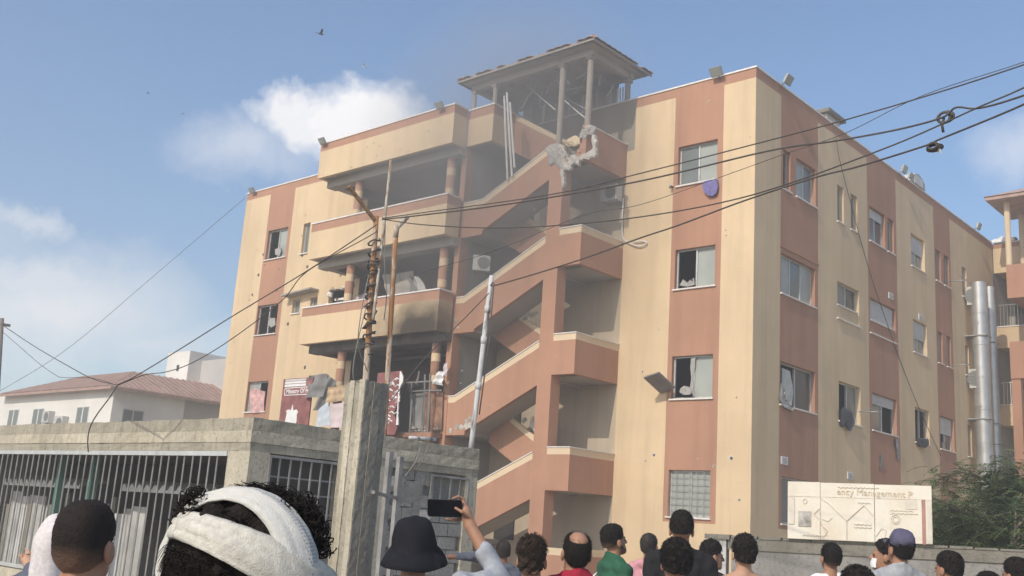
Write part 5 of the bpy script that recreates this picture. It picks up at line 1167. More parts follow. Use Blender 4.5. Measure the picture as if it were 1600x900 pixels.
def head_prims(M, piv):
    T = lambda p: piv+M @ (A_(p, float)-piv)
    e = lambda c, r, op='add', k=.02: ('ell', T(c), A_(r, float), M, op, k)
    c = lambda a, b, ra, rb, k=.015: ('cone', T(a), T(b), ra, rb, 'add', k)
    out = [e((0, -.012, 1.655), (.077, .097, .104)), e((0, .03, 1.60), (.062, .068, .085)), e((0, .055, 1.545), (.045, .042, .04)), c((-.03, .088, 1.642), (.03, .088, 1.642), .012, .012), c((0, .098, 1.632), (0, .118, 1.598), .009, .014, .01), c((-.013, .1, 1.594), (.013, .1, 1.594), .008, .008, .008), c((-.02, .092, 1.562), (.02, .092, 1.562), .008, .008, .008), e((0, .082, 1.527), (.022, .018, .018), 'add', .015)]
    out += [e((s*.032, .099, 1.622), (.014, .010, .009), 'sub', .01) for s in (-1, 1)]
    out += [('ell', T((s*.084, -.006, 1.612)), A_((.012, .025, .036)), M, 'add', .008) for s in (-1, 1)]
    return out
def person(label, u, v, d, skin, hair, shirt, turn=0, tilt=12, yaw=None, hair_top=.02, build=1.0, sleeve='short', pants='trouser_dark', arm_r=None, arm_l=None, tank=False, zones=None, collar=0.0, tall=None):
    top = at(u, v, d); h = float(top[2]-GZ) if tall is None else tall; sc = h/(1.757+hair_top)
    if yaw is None: yaw = math.atan2(-7-top[0], -2-top[1])
    root = thing('person', label, 'person', (top[0], top[1], GZ), 'onlookers watching the building'); root.rotation_euler = (0, 0, -yaw)
    cz, sz = math.cos(-yaw), math.sin(-yaw); Rz = A_([[cz, -sz, 0], [sz, cz, 0], [0, 0, 1]])
    # the head's lean moves its top back; shift so that the top stays where it was measured
    piv = A_([0, -.015, 1.51]); tr, tl = R(-turn), R(tilt)
    Mz = A_([[math.cos(tr), -math.sin(tr), 0], [math.sin(tr), math.cos(tr), 0], [0, 0, 1]]); Mx = A_([[1, 0, 0], [0, math.cos(tl), -math.sin(tl)], [0, math.sin(tl), math.cos(tl)]]); M = Mz @ Mx
    hc = piv+M @ (A_([0, -.012, 1.75])-piv); off = Rz @ (A_([hc[0], hc[1], 0])*sc); root.location = (float(top[0]-off[0]), float(top[1]-off[1]), GZ)
    rl = A_([top[0]-off[0], top[1]-off[1], GZ]); w2l = lambda p: (Rz.T @ (A_(p, float)-rl))/sc
    b = build; H = head_prims(M, piv)
    add = lambda a, b_, ra, rb, k=.03: ('cone', A_(a, float), A_(b_, float), ra, rb, 'add', k)
    ell = lambda c, r, k=.05: ('ell', A_(c, float), A_(r, float), I3, 'add', k)
    neck = [add((0, -.03, 1.42), tuple(piv+M @ (A_([0, -.012, 1.57])-piv)), .064*b, .057, .03)]
    tors = [ell((0, -.005, 1.25), (.165*b, .105*b, .2)), ell((0, .015, 1.04), (.145*b, .11*b, .17)), ell((0, 0, .92), (.16*b, .11*b, .12)), add((-.06, -.03, 1.445), (-.165*b, -.015, 1.395), .052, .055), add((.06, -.03, 1.445), (.165*b, -.015, 1.395), .052, .055)]
    def arm(s, J):
        if J is None: J = [(s*.185*b, -.012, 1.375), (s*.225*b, -.03, 1.09), (s*.235*b, .04, .85)]
        else: J = [A_(k, float) for k in J]
        return J
    JR, JL = arm(1, None if arm_r is None else arm_r(w2l)['joints']), arm(-1, None if arm_l is None else arm_l(w2l)['joints'])
    arms_up, arms_lo, hands, sleeves = [], [], [], []
    for s, J, spec in ((1, JR, arm_r), (-1, JL, arm_l)):
        arms_up.append(add(J[0], J[1], .054*b, .043)); arms_lo.append(add(J[1], J[2], .043, .029))
        sp = spec(w2l) if spec else None
        if sp and 'fingers' in sp:
            for pa_, pb_, ra, rb in sp['palm']: hands.append(add(pa_, pb_, ra, rb, .012))
            for chain in sp['fingers']:
                for i in range(len(chain)-1): hands.append(add(chain[i], chain[i+1], .0095-.0008*i, .0088-.0008*i, .004))
        else:
            a, c = A_(J[1], float), A_(J[2], float); f = (c-a)/np.linalg.norm(c-a); sd_ = np.cross(f, A_([0, 0, 1.]) if abs(f[2]) < .9 else A_([0, 1., 0])); sd_ /= np.linalg.norm(sd_); nn = np.cross(sd_, f)
            hands.append(add(c, c+f*.07, .026, .034, .015))
            for i in range(4):
                p0 = c+f*.085+sd_*(i-1.5)*.02; ln = (.07, .08, .075, .058)[i]; hands.append(add(p0, p0+f*ln*.5+nn*.006, .0095, .009, .004)); hands.append(add(p0+f*ln*.5+nn*.006, p0+f*ln+nn*.022, .009, .0075, .004))
            hands.append(add(c+f*.03+sd_*.03, c+f*.075+sd_*.055+nn*.015, .012, .009, .006))
        fr_ = {'short': .55, 'long': 1.0, 'none': 0, 'roll': 1.0}[sleeve]
        if fr_: sleeves.append(add(J[0], A_(J[0], float)+(A_(J[1], float)-A_(J[0], float))*min(1, fr_ if sleeve == 'short' else 1), .058*b, .052 if sleeve == 'short' else .044))
        if sleeve in ('long', 'roll'):
            e = .92 if sleeve == 'long' else .5; sleeves.append(add(J[1], A_(J[1], float)+(A_(J[2], float)-A_(J[1], float))*e, .042, .040 if sleeve == 'roll' else .032))
    legs = []
    for s in (-1, 1): legs += [add((s*.09, 0, .9), (s*.1, .012, .5), .088*b, .06), add((s*.1, .012, .5), (s*.1, -.02, .09), .058, .04), add((s*.1, -.03, .045), (s*.115, .14, .035), .04, .032)]
    # body
    zx = [(-.12, .12, .0075)]; zy = [(-.13, .15, .0075)]; zz = [(1.46, 1.84, .0075)]
    for k in (zones(w2l) if zones else []): zx.append(k[0]); zy.append(k[1]); zz.append(k[2])
    for J, spec in ((JR, arm_r), (JL, arm_l)):
        if spec is None: zx.append((J[2][0]-.05, J[2][0]+.05, .012)); zz.append((J[2][2]-.18, J[2][2]+.02, .012))
    allj = A_([*JR, *JL]); ext = .28
    xs = axis(min(-.34, allj[:, 0].min()-.12), max(.34, allj[:, 0].max()+.12), .022, zx); ys = axis(min(-.26, allj[:, 1].min()-.12), max(.26, allj[:, 1].max()+.14), .022, zy); zs = axis(-.02, max(1.82, allj[:, 2].max()+.28), .024, zz)
    F = field(tors+neck+arms_up+arms_lo+legs+H+hands, xs, ys, zs); V, Fc = surface(F, xs, ys, zs); raw_mesh('body', V, Fc, skin, root, sc)
    # clothes
    def cloth(name, prims, grow, cuts, mat, step=.014, seed=1, wr=.004, bounds=None, extra=None):
        xs = np.arange(min(-.36, allj[:, 0].min()-.1), max(.36, allj[:, 0].max()+.1), step); ys = np.arange(min(-.24, allj[:, 1].min()-.1), max(.24, allj[:, 1].max()+.1), step); zs = np.arange(*(bounds or (.8, max(1.56, allj[:, 2].max()+.1))), step)
        F = field(prims, xs, ys, zs, grow); Fsl = field(extra, xs, ys, zs, grow*.7) if extra else None; X = np.stack(np.meshgrid(xs, ys, zs, indexing='ij'), -1); F = F-wr*vnoise(X*A_([1, 1, .6]), 38, seed)
        for c in cuts: F = np.maximum(F, c(X))
        if extra: h_ = np.clip(.5+.5*(F-Fsl)/.03, 0, 1); F = F*(1-h_)+Fsl*h_-.03*h_*(1-h_)-wr*2.0*vnoise(X, 60, seed+2)
        V, Fc = surface(F, xs, ys, zs)
        return raw_mesh(name, V, Fc, mat, root, sc)
    sd_ = abs(hash(label)) % 1000 if False else int(u) % 997
    if shirt:
        cuts = [lambda X: .86-X[..., 2], lambda X: X[..., 2]-(1.478+collar-.42*X[..., 1]+.0*X[..., 0])]
        if tank: cuts.append(lambda X: .05-np.sqrt((np.abs(X[..., 0])-.19)**2+(X[..., 2]-1.42)**2)+.055); cuts.append(lambda X: X[..., 2]-(1.435+np.clip(np.abs(X[..., 0])-.05, -1, 1)*.3))
        cloth('shirt', tors+neck*(collar > 0), .014, cuts, shirt, .0125 if d < 6 else .015, sd_, extra=None if tank or not sleeves else sleeves)
    cloth('trousers', [*legs, tors[2]], .014, [lambda X: .1-X[..., 2], lambda X: X[..., 2]-.93], pants, .022, 3, .003, (.04, 1.0))
    for s in (-1, 1):
        g_ = [A_(q) for q in np.linspace(0, 1, 2)]; sh_ = [add((s*.1, -.04, .05), (s*.118, .17, .04), .05, .042)]
        xs = np.arange(s*.11-.08, s*.11+.08, .014); ys = np.arange(-.12, .25, .014); zs = np.arange(-.03, .13, .014); Fs = field(sh_, xs, ys, zs); X = np.stack(np.meshgrid(xs, ys, zs, indexing='ij'), -1); Fs = np.maximum(Fs, .004-X[..., 2]); V, Fc = surface(Fs, xs, ys, zs); raw_mesh('shoe', V, Fc, 'shoe', root, sc)
    T = lambda V: (piv+(np.array(V)-piv) @ M.T)
    for s in (-1, 1):
        mb = MB(); c = T([(s*.032, .092, 1.622)])[0]; mb.tube([c+(M @ A_([0, k, 0])) for k in (-.009, -.004, .004, .008)], [.004, .011, .009, .002], 8); raw_mesh('eye', mb.v, mb.f, 'eye', root, sc)
    # hair
    if hair:
        st = hair['style']; tt, ts = hair.get('top', hair_top), hair.get('side', .008); amp, fq = hair.get('amp', .003), hair.get('freq', 160)
        xs = np.arange(-.15, .15, .0062); ys = np.arange(-.17, .165, .0062); zs = np.arange(1.50, 1.84+tt, .0062); X = np.stack(np.meshgrid(xs, ys, zs, indexing='ij'), -1)
        r = A_([.074+ts, .096+ts, .104+tt]); c = A_([0, -.012, 1.655])
        rz = np.where(X[..., 2] > 1.655, .104+tt, .104+ts); q = X-c; k0 = ((np.abs(q[..., 0])/r[0])**2.5+(np.abs(q[..., 1])/r[1])**2.5+(np.abs(q[..., 2])/rz)**2.5)**.4; Fh = (k0-1)*.088
        Fh = Fh-amp*vnoise(X, fq, sd_)-amp*.7*vnoise(X, fq*2.1, sd_+5)
        low = hair.get('low', 0.0)+.02; line = np.interp(X[..., 1], [-.11, -.06, -.02, .02, .05, .09], [1.565+low, 1.572+low, 1.60+low*.5, 1.645, 1.66, 1.725+hair.get('front', 0)]); Fh = np.maximum(Fh, line-X[..., 2]+.004*vnoise(X, 120, 3))
        if hair.get('bald'):   # crown shows
            bc = A_([0, -.02, 1.775]); Fh = np.maximum(Fh, .092-np.sqrt(((X-bc)*A_([1.05, .85, 1.25])**1)[..., 0]**2+((X-bc)[..., 1]*.85)**2+((X-bc)[..., 2]*1.25)**2)+.008*vnoise(X, 60, 9))
        V, Fc = surface(Fh, xs, ys, zs); raw_mesh('hair', T(V), Fc, hair.get('mat', 'hair'), root, sc)
        if hair.get('beard'):
            xs = np.arange(-.09, .09, .0075); ys = np.arange(-.03, .13, .0075); zs = np.arange(1.48, 1.66, .0075); X = np.stack(np.meshgrid(xs, ys, zs, indexing='ij'), -1); Fb = field(head_prims(I3, piv), xs, ys, zs, .004)
            Fb = np.maximum(Fb, X[..., 2]-np.interp(X[..., 1], [0, .03, .06, .1], [1.63, 1.60, 1.56, 1.553])); Fb = np.maximum(Fb, .012-X[..., 1]); V, Fc = surface(Fb, xs, ys, zs); raw_mesh('beard', T(V), Fc, hair.get('mat', 'hair'), root, sc)
        n, L, cu = hair.get('tufts', (2800, .019, .0)); wv = hair.get('tuft_r', .0017); g2 = np.random.default_rng(sd_)
        th = g2.uniform(0, 6.28, n); sp_ = g2.uniform(-.55, 1, n); ph = np.arcsin(sp_); dv = np.stack([np.cos(th)*np.cos(ph), np.sin(th)*np.cos(ph), sp_], 1)
        rr3 = np.stack([np.full(n, r[0]), np.full(n, r[1]), np.where(sp_ > 0, .104+tt, .104+ts)], 1); p = c+dv/((np.abs(dv/rr3)**2.5).sum(1)**.4)[:, None]*.975
        ok = (ph > hair.get('tuft_min', -.6)) & (p[:, 2] > np.interp(p[:, 1], [-.11, -.06, -.02, .02, .05, .09], [1.565+low, 1.572+low, 1.60+low*.5, 1.645, 1.66, 1.725+hair.get('front', 0)])+.006)
        if hair.get('bald'): ok &= np.linalg.norm((p-A_([0, -.02, 1.775]))*A_([1.05, .85, 1.25]), axis=1) > g2.uniform(.05, .10, n)
        if hair.get('skip'): ok &= ~hair['skip'](((T(p)*sc) @ Rz.T)+rl, Rz @ (T([c])[0]*sc)+rl)
        dv, p = dv[ok], p[ok]; n = len(p); sd2 = np.cross(dv, [.3, .2, 1]); sd2 /= np.linalg.norm(sd2, axis=1)[:, None]; s3 = np.cross(dv, sd2); a0 = g2.uniform(0, 6.28, n); l_ = L*g2.uniform(.5, 1.3, n); m_ = 8 if cu else 4
        flow = np.stack([g2.normal(0, .5, n), -.5+g2.normal(0, .45, n), -.7+g2.normal(0, .3, n)], 1); flow -= dv*(flow*dv).sum(1)[:, None]; t_ = np.linspace(0, 1, m_)[None, :, None]; ll = l_[:, None, None]
        if cu:
            an = a0[:, None, None]+t_*6.0; pts = p[:, None]+dv[:, None]*ll*(t_-.4*t_*t_)+(sd2[:, None]*np.cos(an)+s3[:, None]*np.sin(an))*cu*t_*1.2+flow[:, None]*ll*.5*t_*t_
        else: pts = p[:, None]+dv[:, None]*ll*.5*t_+flow[:, None]*ll*t_*.8
        tg = np.gradient(pts, axis=1); tg /= np.linalg.norm(tg, axis=2)[..., None]+1e-9; fa = np.cross(tg, A_([.37, .61, .7])); fa /= np.linalg.norm(fa, axis=2)[..., None]+1e-9; fb = np.cross(tg, fa); rad = wv*(1-.8*t_**2)
        Vt = np.stack([pts+rad*(math.cos(k*2.0944)*fa+math.sin(k*2.0944)*fb) for k in range(3)], 2).reshape(-1, 3)
        ii = np.arange(n)[:, None, None]*(m_*3)+np.arange(m_-1)[None, :, None]*3; kk = np.arange(3)[None, None, :]; k2 = (kk+1) % 3
        Fq = np.stack([ii+kk, ii+k2, ii+3+k2, ii+3+kk], -1).reshape(-1, 4)
        tag(raw_mesh('hair_lock', T(Vt), Fq, hair.get('mat', 'hair'), root, sc), kind='stuff')
    return {'root': root, 'T': T, 'sc': sc, 'w2l': w2l, 'Rz': Rz, 'rl': rl, 'M': M, 'piv': piv}
def lathe(profile, n=28, c=(0, -.012), wob=0.0, seed=0, ecc=1.18):
    r2 = random.Random(seed); ph = [r2.uniform(0, 6) for _ in range(4)]; P = []
    for k, (r, z) in enumerate(profile):
        row = []
        for j in range(n):
            a = 2*math.pi*j/n; w_ = wob*(math.sin(3*a+ph[0]+k*.6)+.7*math.sin(5*a+ph[1]-k*.8)); row.append((c[0]+(r+w_*min(1, r*9))*math.cos(a), c[1]+(r*ecc+w_*min(1, r*9))*math.sin(a), z+w_*.8*min(1, r*9)))
        P.append(row)
    mb = MB(); mb.grid(P, 0, True); return mb
def skin_mat(name, c):
    def f(t, p, b):
        n = t.noise(p, 28, 4, .6); n2 = t.noise(p, 7, 2, .5)
        b.inputs['Subsurface Weight'].default_value = .08; b.inputs['Subsurface Radius'].default_value = (.01, .004, .002)
        return t.mix(t.math('MULTIPLY', n2, .5), t.mix(n, dark(c, .86), dark(c, 1.1)), (c[0]*1.05, c[1]*.82, c[2]*.75))
    return principled(name, f, .55, .35, bump=(160, .12, .003))
skin_mat('skin', (.36, .20, .125)); skin_mat('skin_dark', (.24, .125, .078)); skin_mat('skin_light', (.46, .28, .185))
def hair_mat(name, c, fade=None, skinc=(.30, .17, .11)):
    def f(t, p, b):
        tc = t.new('ShaderNodeTexCoord').outputs['Object']; n = t.noise(t.vscale(tc, (120, 120, 30)), 1.0, 3, .6)
        a = t.mix(n, dark(c, .55), dark(c, 1.6))
        if fade:
            z = t.new('ShaderNodeSeparateXYZ', Vector=tc).outputs[2]; m = t.math('DIVIDE', t.math('SUBTRACT', z, fade[0]), fade[1]-fade[0], clamp=True)
            m = t.math('ADD', t.math('MULTIPLY', m, 1.15), t.math('MULTIPLY', t.math('SUBTRACT', t.noise(tc, 260, 2, .6), .5), .35), clamp=True); a = t.mix(m, skinc, a)
        return a
    return principled(name, f, .75, .16, bump=(170, .9, .006))
hair_mat('hair', (.016, .012, .010)); hair_mat('hair_brown', (.035, .022, .015)); hair_mat('hair_grey', (.05, .043, .038))
plain('eye', (.05, .035, .03), .2, .5); plain('shoe', (.04, .038, .036), .7); plain('trouser_dark', (.035, .036, .042), .9); plain('trouser_blue', (.06, .075, .11), .9); plain('trouser_khaki', (.22, .18, .12), .9)
def fabric(name, c, sc=24, var=.16): return plain(name, c, .92, .15, 0, var, sc, bump=(240, .25, .003))
fabric('tee_white', (.76, .75, .74), var=.06); fabric('tee_black', (.018, .017, .018)); fabric('tee_crimson', (.33, .022, .045)); fabric('polo_green', (.03, .105, .06)); fabric('tee_pink', (.56, .27, .30)); fabric('shirt_grey', (.33, .34, .35)); fabric('denim_grey', (.31, .32, .345)); fabric('tee_slate', (.10, .11, .14)); fabric('hat_black', (.012, .012, .016)); fabric('scarf_rose', (.62, .565, .55), 60); fabric('cap_purple', (.10, .093, .145)); fabric('tee_brown', (.05, .04, .035)); fabric('beige_sleeve', (.58, .55, .47))
def _stripe(t, p, b):
    z = t.new('ShaderNodeSeparateXYZ', Vector=t.new('ShaderNodeTexCoord').outputs['Object']).outputs[2]
    return t.mix(t.math('GREATER_THAN', t.math('FRACT', t.math('MULTIPLY', z, 24.0)), .55), (.55, .52, .46), (.08, .08, .075))
principled('tee_striped', _stripe, .9, .15)
def fit_fade(name, h, c, sk): hair_mat(name, c, (h*.862, h*.925), sk)

# --- P2: man with a short fade at the left
fit_fade('hair_fade_a', 1.69, (.02, .014, .012), (.26, .145, .095))
P = person('man with short faded dark hair and white t-shirt, second from left', 137, 781, 3.05, 'skin', {'style': 'short', 'top': .012, 'side': .006, 'amp': .0012, 'freq': 300, 'mat': 'hair_fade_a', 'low': -.035, 'tufts': (2600, .006, 0), 'tuft_r': .0008}, 'tee_white', turn=6, tilt=8, hair_top=.012)
# --- P3: woman in a rose headscarf behind him
def p3arm(w): return {'joints': [w(at(86, 905, 4.7)), w(at(62, 925, 4.85)), w(at(48, 888, 5.0))]}
P = person('person in pale rose headscarf and dark coat, half hidden at the left', 92, 801, 4.7, 'skin_light', None, 'tee_slate', turn=-25, tilt=6, sleeve='long', arm_l=p3arm, pants='tee_slate')
xs = np.arange(-.16, .16, .0075); ys = np.arange(-.18, .16, .0075); zs = np.arange(1.36, 1.80, .0075); Xg = np.stack(np.meshgrid(xs, ys, zs, indexing='ij'), -1)
Fs = field([('ell', A_([0, -.012, 1.655]), A_([.087, .11, .118]), I3, 'add', .03), ('cone', A_([0, -.03, 1.60]), A_([0, -.045, 1.44]), .08, .095, 'add', .04), ('cone', A_([0, .0, 1.55]), A_([0, .02, 1.44]), .075, .09, 'add', .04)], xs, ys, zs)-.005*vnoise(Xg*A_([1, 1, .4]), 70, 4)
face = np.sqrt((Xg[..., 0]/.058)**2+((Xg[..., 2]-1.605)/.085)**2+((Xg[..., 1]-.12)/.09)**2)-1; Fs = np.maximum(Fs, -face*.06); Fs = np.maximum(Fs, 1.38-Xg[..., 2]); V, Fc = surface(Fs, xs, ys, zs); raw_mesh('headscarf', P['T'](V), Fc, 'scarf_rose', P['root'], P['sc'])
def on_head(u, v, hw, SR=.129):
    dr = at(u, v, 1.0)-CAM; dr = dr/np.linalg.norm(dr); oc = CAM-hw; bq_ = oc @ dr; disc = bq_*bq_-(oc @ oc-SR*SR)
    p = CAM+dr*(-bq_-math.sqrt(disc)) if disc > 0 else CAM+dr*(-bq_)
    return hw+(p-hw)/np.linalg.norm(p-hw)*SR
def bands(hw):
    out = []
    for tri, w0, w1 in [(((300, 800), (402, 782), (466, 862)), .014, .036), (((288, 822), (365, 850), (455, 893)), .020, .034)]:
        A1, A2, A3 = (on_head(*k, hw) for k in tri); n_ = np.cross(A2-A1, A3-A1); n_ /= np.linalg.norm(n_)
        if n_ @ _up < 0: n_ = -n_
        off_ = (A1-hw) @ n_; e1 = (A1-hw)-n_*off_; e1 /= np.linalg.norm(e1); e2 = np.cross(n_, e1)
        if (A3-hw) @ e2 < 0 and (A2-hw) @ e2 < 0: e2 = -e2
        out.append((n_, off_, e1, e2, math.atan2((A3-hw) @ e2, (A3-hw) @ e1) % (2*math.pi), w0, w1))
    return out
def band_w(th, th3, w0, w1):
    t_ = min(1.0, th/th3) if th <= th3+.6 else max(0.0, 1-(th-th3-.6)/(2*math.pi-th3-.6)); return w0+(w1-w0)*t_
def under_band(pw, hw):
    out = np.zeros(len(pw), bool)
    for n_, off_, e1, e2, th3, w0, w1 in bands(hw):
        q = pw-hw; th = np.arctan2(q @ e2, q @ e1) % (2*math.pi); wd_ = np.array([band_w(float(k), th3, w0, w1) for k in th])
        out |= np.abs(q @ n_/np.linalg.norm(q, axis=1)*.129-off_) < wd_+.009
    return out
# --- P1: nearest person, black curls bound with a white scarf
P = person('nearest person with black curls bound in a white patterned scarf, seen from behind', 384, 768, 1.62, 'skin_dark', {'style': 'curly', 'top': .022, 'side': .020, 'amp': .006, 'freq': 90, 'tufts': (5200, .030, .009), 'tuft_min': -.6, 'tuft_r': .0011, 'low': -.03, 'front': -.03, 'skip': under_band}, 'tee_black', turn=30, tilt=14, yaw=R(-22), hair_top=.022)
def _scarf(t, p, b):
    uv = t.new('ShaderNodeUVMap').outputs[0]; s = t.new('ShaderNodeSeparateXYZ', Vector=uv); U, Vv = s.outputs[0], s.outputs[1]
    edge = t.math('MULTIPLY', t.math('GREATER_THAN', Vv, .10), t.math('LESS_THAN', Vv, .42)); d1 = t.math('LESS_THAN', t.math('FRACT', t.math('MULTIPLY', U, 150.0)), .6); d2 = t.math('GREATER_THAN', t.math('FRACT', t.math('ADD', t.math('MULTIPLY', Vv, 16.0), t.math('MULTIPLY', U, 60.0))), .45)
    m = t.math('MULTIPLY', edge, t.math('MULTIPLY', d1, d2)); n = t.noise(p, 60, 3, .6)
    return t.mix(t.math('MULTIPLY', m, .6), t.mix(n, (.50, .48, .43), (.64, .62, .58)), (.16, .17, .18))
principled('scarf_white', _scarf, .95, .1, bump=(420, .6, .004)); plain('scarf_plain', (.58, .545, .47), .95, .1, 0, .16, 90, bump=(420, .7, .004))
hc = P['T']([(0, -.012, 1.655)])[0]; hw = P['Rz'] @ (hc*P['sc'])+P['rl']
SR = .129
for q, (n_, off_, e1, e2, th3, w0, w1) in enumerate(bands(hw)):
    Pg = []; nth, nw = 100, 14
    for i in range(nth+1):
        th = 2*math.pi*i/nth; wd_ = band_w(th if i < nth else 0, th3, w0, w1); row = []
        base_ = e1*math.cos(th)+e2*math.sin(th); lat0 = math.asin(max(-1, min(1, off_/SR)))
        for j in range(nw+1):
            s = (j/nw-.5)*2; lat = lat0+s*wd_/SR; fold = .0014*math.sin(7*s+th*2+q)+.0009*math.sin(15*s-th*3)+.0006*math.sin(23*th+6*s)
            row.append(hw+(base_*math.cos(lat)+n_*math.sin(lat))*(SR+.012-.003*q-.008*s*s+fold))
        Pg.append(row)
    mb = MB(); mb.grid(Pg); Vl = [P['Rz'].T @ (A_(k)-P['rl']) for k in mb.v]; ob = raw_mesh('scarf', Vl, mb.f, 'scarf_white' if q == 0 else 'scarf_plain', P['root'], 1.0)
    uvl = ob.data.uv_layers.new(name='UVMap'); co = [((vi//(nw+1))/nth, (vi % (nw+1))/nw) for vi in range(len(ob.data.vertices))]
    for lp_ in ob.data.loops: uvl.data[lp_.index].uv = co[lp_.vertex_index]
    sm = ob.modifiers.new('cloth', 'SOLIDIFY'); sm.thickness = .004
mb = MB(); r2 = random.Random(77)   # stray curls standing up above the scarf
for (u0, v0, n) in [(294, 782, 4), (303, 774, 5), (285, 805, 3), (455, 790, 5), (490, 805, 8), (497, 828, 8), (503, 852, 6), (480, 785, 4)]:
    for q in range(n*5):
        c = at(u0+r2.uniform(-9, 9), v0+r2.uniform(-8, 10), 1.6+r2.uniform(-.03, .05)); a0 = r2.uniform(0, 6.28); rd = r2.uniform(.006, .013); ax = A_([r2.gauss(0, 1), r2.gauss(0, 1), r2.gauss(.5, .6)]); ax /= np.linalg.norm(ax); s1 = np.cross(ax, [.2, .9, .1]); s1 /= np.linalg.norm(s1); s2 = np.cross(ax, s1)
        mb.tube([c+ax*(.018*(k/8)-.012)+(s1*math.cos(a0+k*.8)+s2*math.sin(a0+k*.8))*rd for k in range(9)], [.0012]*8+[.0004], 3)
tag(raw_mesh('hair_lock', [P['Rz'].T @ (A_(k)-P['rl']) for k in mb.v], mb.f, 'hair', P['root'], 1.0), kind='stuff')
# --- P4: bucket hat, phone held up
PD = 4.95
def p4arm(w):
    Wp = lambda u, v, d: w(at(u, v, PD+d))
    return {'joints': [w(at(722, 915, 4.72)), Wp(782, 908, -.12), Wp(735, 822, 0)], 'palm': [(Wp(735, 822, 0), Wp(727, 800, .02), .027, .03), (Wp(727, 800, .02), Wp(723, 788, .03), .024, .02)],
            'fingers': [[Wp(725, 793, .03), Wp(724, 780, .035), Wp(716, 776, .02), Wp(708, 779, .0)], [Wp(726, 795, .04), Wp(716, 787, .05), Wp(704, 788, .045)], [Wp(727, 800, .04), Wp(716, 797, .05), Wp(703, 799, .045)], [Wp(729, 806, .03), Wp(717, 812, .03), Wp(706, 812.5, .01), Wp(698, 811, -.005)], [Wp(732, 808, -.01), Wp(722, 800, -.03), Wp(712, 794, -.024)]]}
def p4zone(w):
    c = w(at(716, 797, PD)); return [((c[0]-.09, c[0]+.10, .0055), (c[1]-.09, c[1]+.10, .0055), (c[2]-.10, c[2]+.08, .0055))]
P = person('person in a black bucket hat holding up a phone with the right hand', 650, 812, 4.75, 'skin', {'style': 'short', 'top': .004, 'side': .006, 'amp': .002}, 'denim_grey', turn=8, tilt=10, hair_top=.03, sleeve='roll', arm_r=p4arm, zones=p4zone, collar=.01)
prof = [(.002, 1.806), (.03, 1.804), (.058, 1.797), (.08, 1.78), (.095, 1.745), (.106, 1.70), (.111, 1.665), (.114, 1.654), (.130, 1.632), (.148, 1.606), (.162, 1.582), (.160, 1.579), (.140, 1.605), (.106, 1.64), (.098, 1.66)]
mb = lathe(prof, 44, wob=.005, seed=8, ecc=1.12); raw_mesh('bucket_hat', P['T'](mb.v), mb.f, 'hat_black', P['root'], P['sc'])
PH = thing('phone', 'black phone held up sideways above the bucket hat', 'phone', at(695, 808, PD))
plain('phone_black', (.012, .011, .013), .25, .5); plain('phone_screen', (.006, .006, .009), .12, .5)
c = at(695, 794, PD); hx, hy = 27/F_PX*PD, 13.5/F_PX*PD; tx = math.cos(R(2))*_ri-math.sin(R(2))*_up; ty = np.cross(tx, _fw)*-1; ty = _up
def slab(name, mat, w_, h_, t0, t1, rad):
    o2_ = rrect(-w_, w_, -h_, h_, rad, 5); mb = MB(); n = len(o2_); mb.add([c+tx*a+ty*b+_fw*t0 for a, b in o2_]+[c+tx*a+ty*b+_fw*t1 for a, b in o2_], [tuple(range(n)), tuple(range(2*n-1, n-1, -1))]+[(i, (i+1) % n, (i+1) % n+n, i+n) for i in range(n)]); mb.build(name, mat, PH)
slab('case', 'phone_black', hx, hy, -.004, .005, .01); slab('screen', 'phone_screen', hx-.004, hy-.004, -.0055, -.0041, .008)
# --- P6: boy pointing, farther off
def p6arm(w): return {'joints': [w(at(768, 876, 10.9)), w(at(738, 869, 10.8)), w(at(712, 870, 10.75))]}
P = person('boy with cropped hair stretching his left arm out, in front of the booth', 788, 843, 11, 'skin_dark', {'style': 'short', 'top': .006, 'side': .005, 'amp': .001, 'mat': 'hair_grey'}, 'tee_slate', turn=-10, arm_l=p6arm, sleeve='long')
# --- P7
fit_fade('hair_fade_b', 1.60, (.035, .022, .015), (.34, .2, .13))
P = person('young man with wavy brown top and shaved sides, dark t-shirt', 832, 834, 5.9, 'skin', {'style': 'wavy', 'top': .03, 'side': .009, 'amp': .006, 'freq': 95, 'mat': 'hair_fade_b', 'tufts': (1500, .03, .007), 'tuft_min': .35, 'tuft_r': .0018, 'low': -.01}, 'tee_brown', turn=8, tilt=19, hair_top=.03)
# --- P8
P = person('balding man in a crimson shirt seen from behind', 905, 829, 6.0, 'skin', {'style': 'bald', 'top': .004, 'side': .005, 'amp': .0015, 'bald': True, 'low': -.02, 'tufts': (2200, .016, 0), 'tuft_r': .0013}, 'tee_crimson', turn=-5, tilt=19, hair_top=.004, build=1.12, collar=.025)
fit_fade('hair_fade_c', 1.72, (.016, .012, .010), (.27, .155, .10)); fit_fade('hair_fade_d', 1.76, (.016, .012, .010), (.27, .155, .10))
# --- P9
P = person('bearded man in a green polo shirt with white marks, looking right', 955, 818, 9.0, 'skin', {'style': 'short', 'top': .018, 'side': .008, 'amp': .003, 'beard': True, 'mat': 'hair_fade_d'}, 'polo_green', turn=-4, tilt=13, yaw=R(24), build=.95, hair_top=.018, collar=.02)
mb = MB()
for q, (dx, dz) in enumerate([(-.14, 1.28), (-.13, 1.25), (-.15, 1.31)]): mb.tube([(dx-.05, -.135, dz-.05), (dx, -.14, dz), (dx+.07, -.138, dz+.045)], [.004, .012, .003], 5)
raw_mesh('shirt_print', mb.v, mb.f, 'tee_white', P['root'], P['sc'])
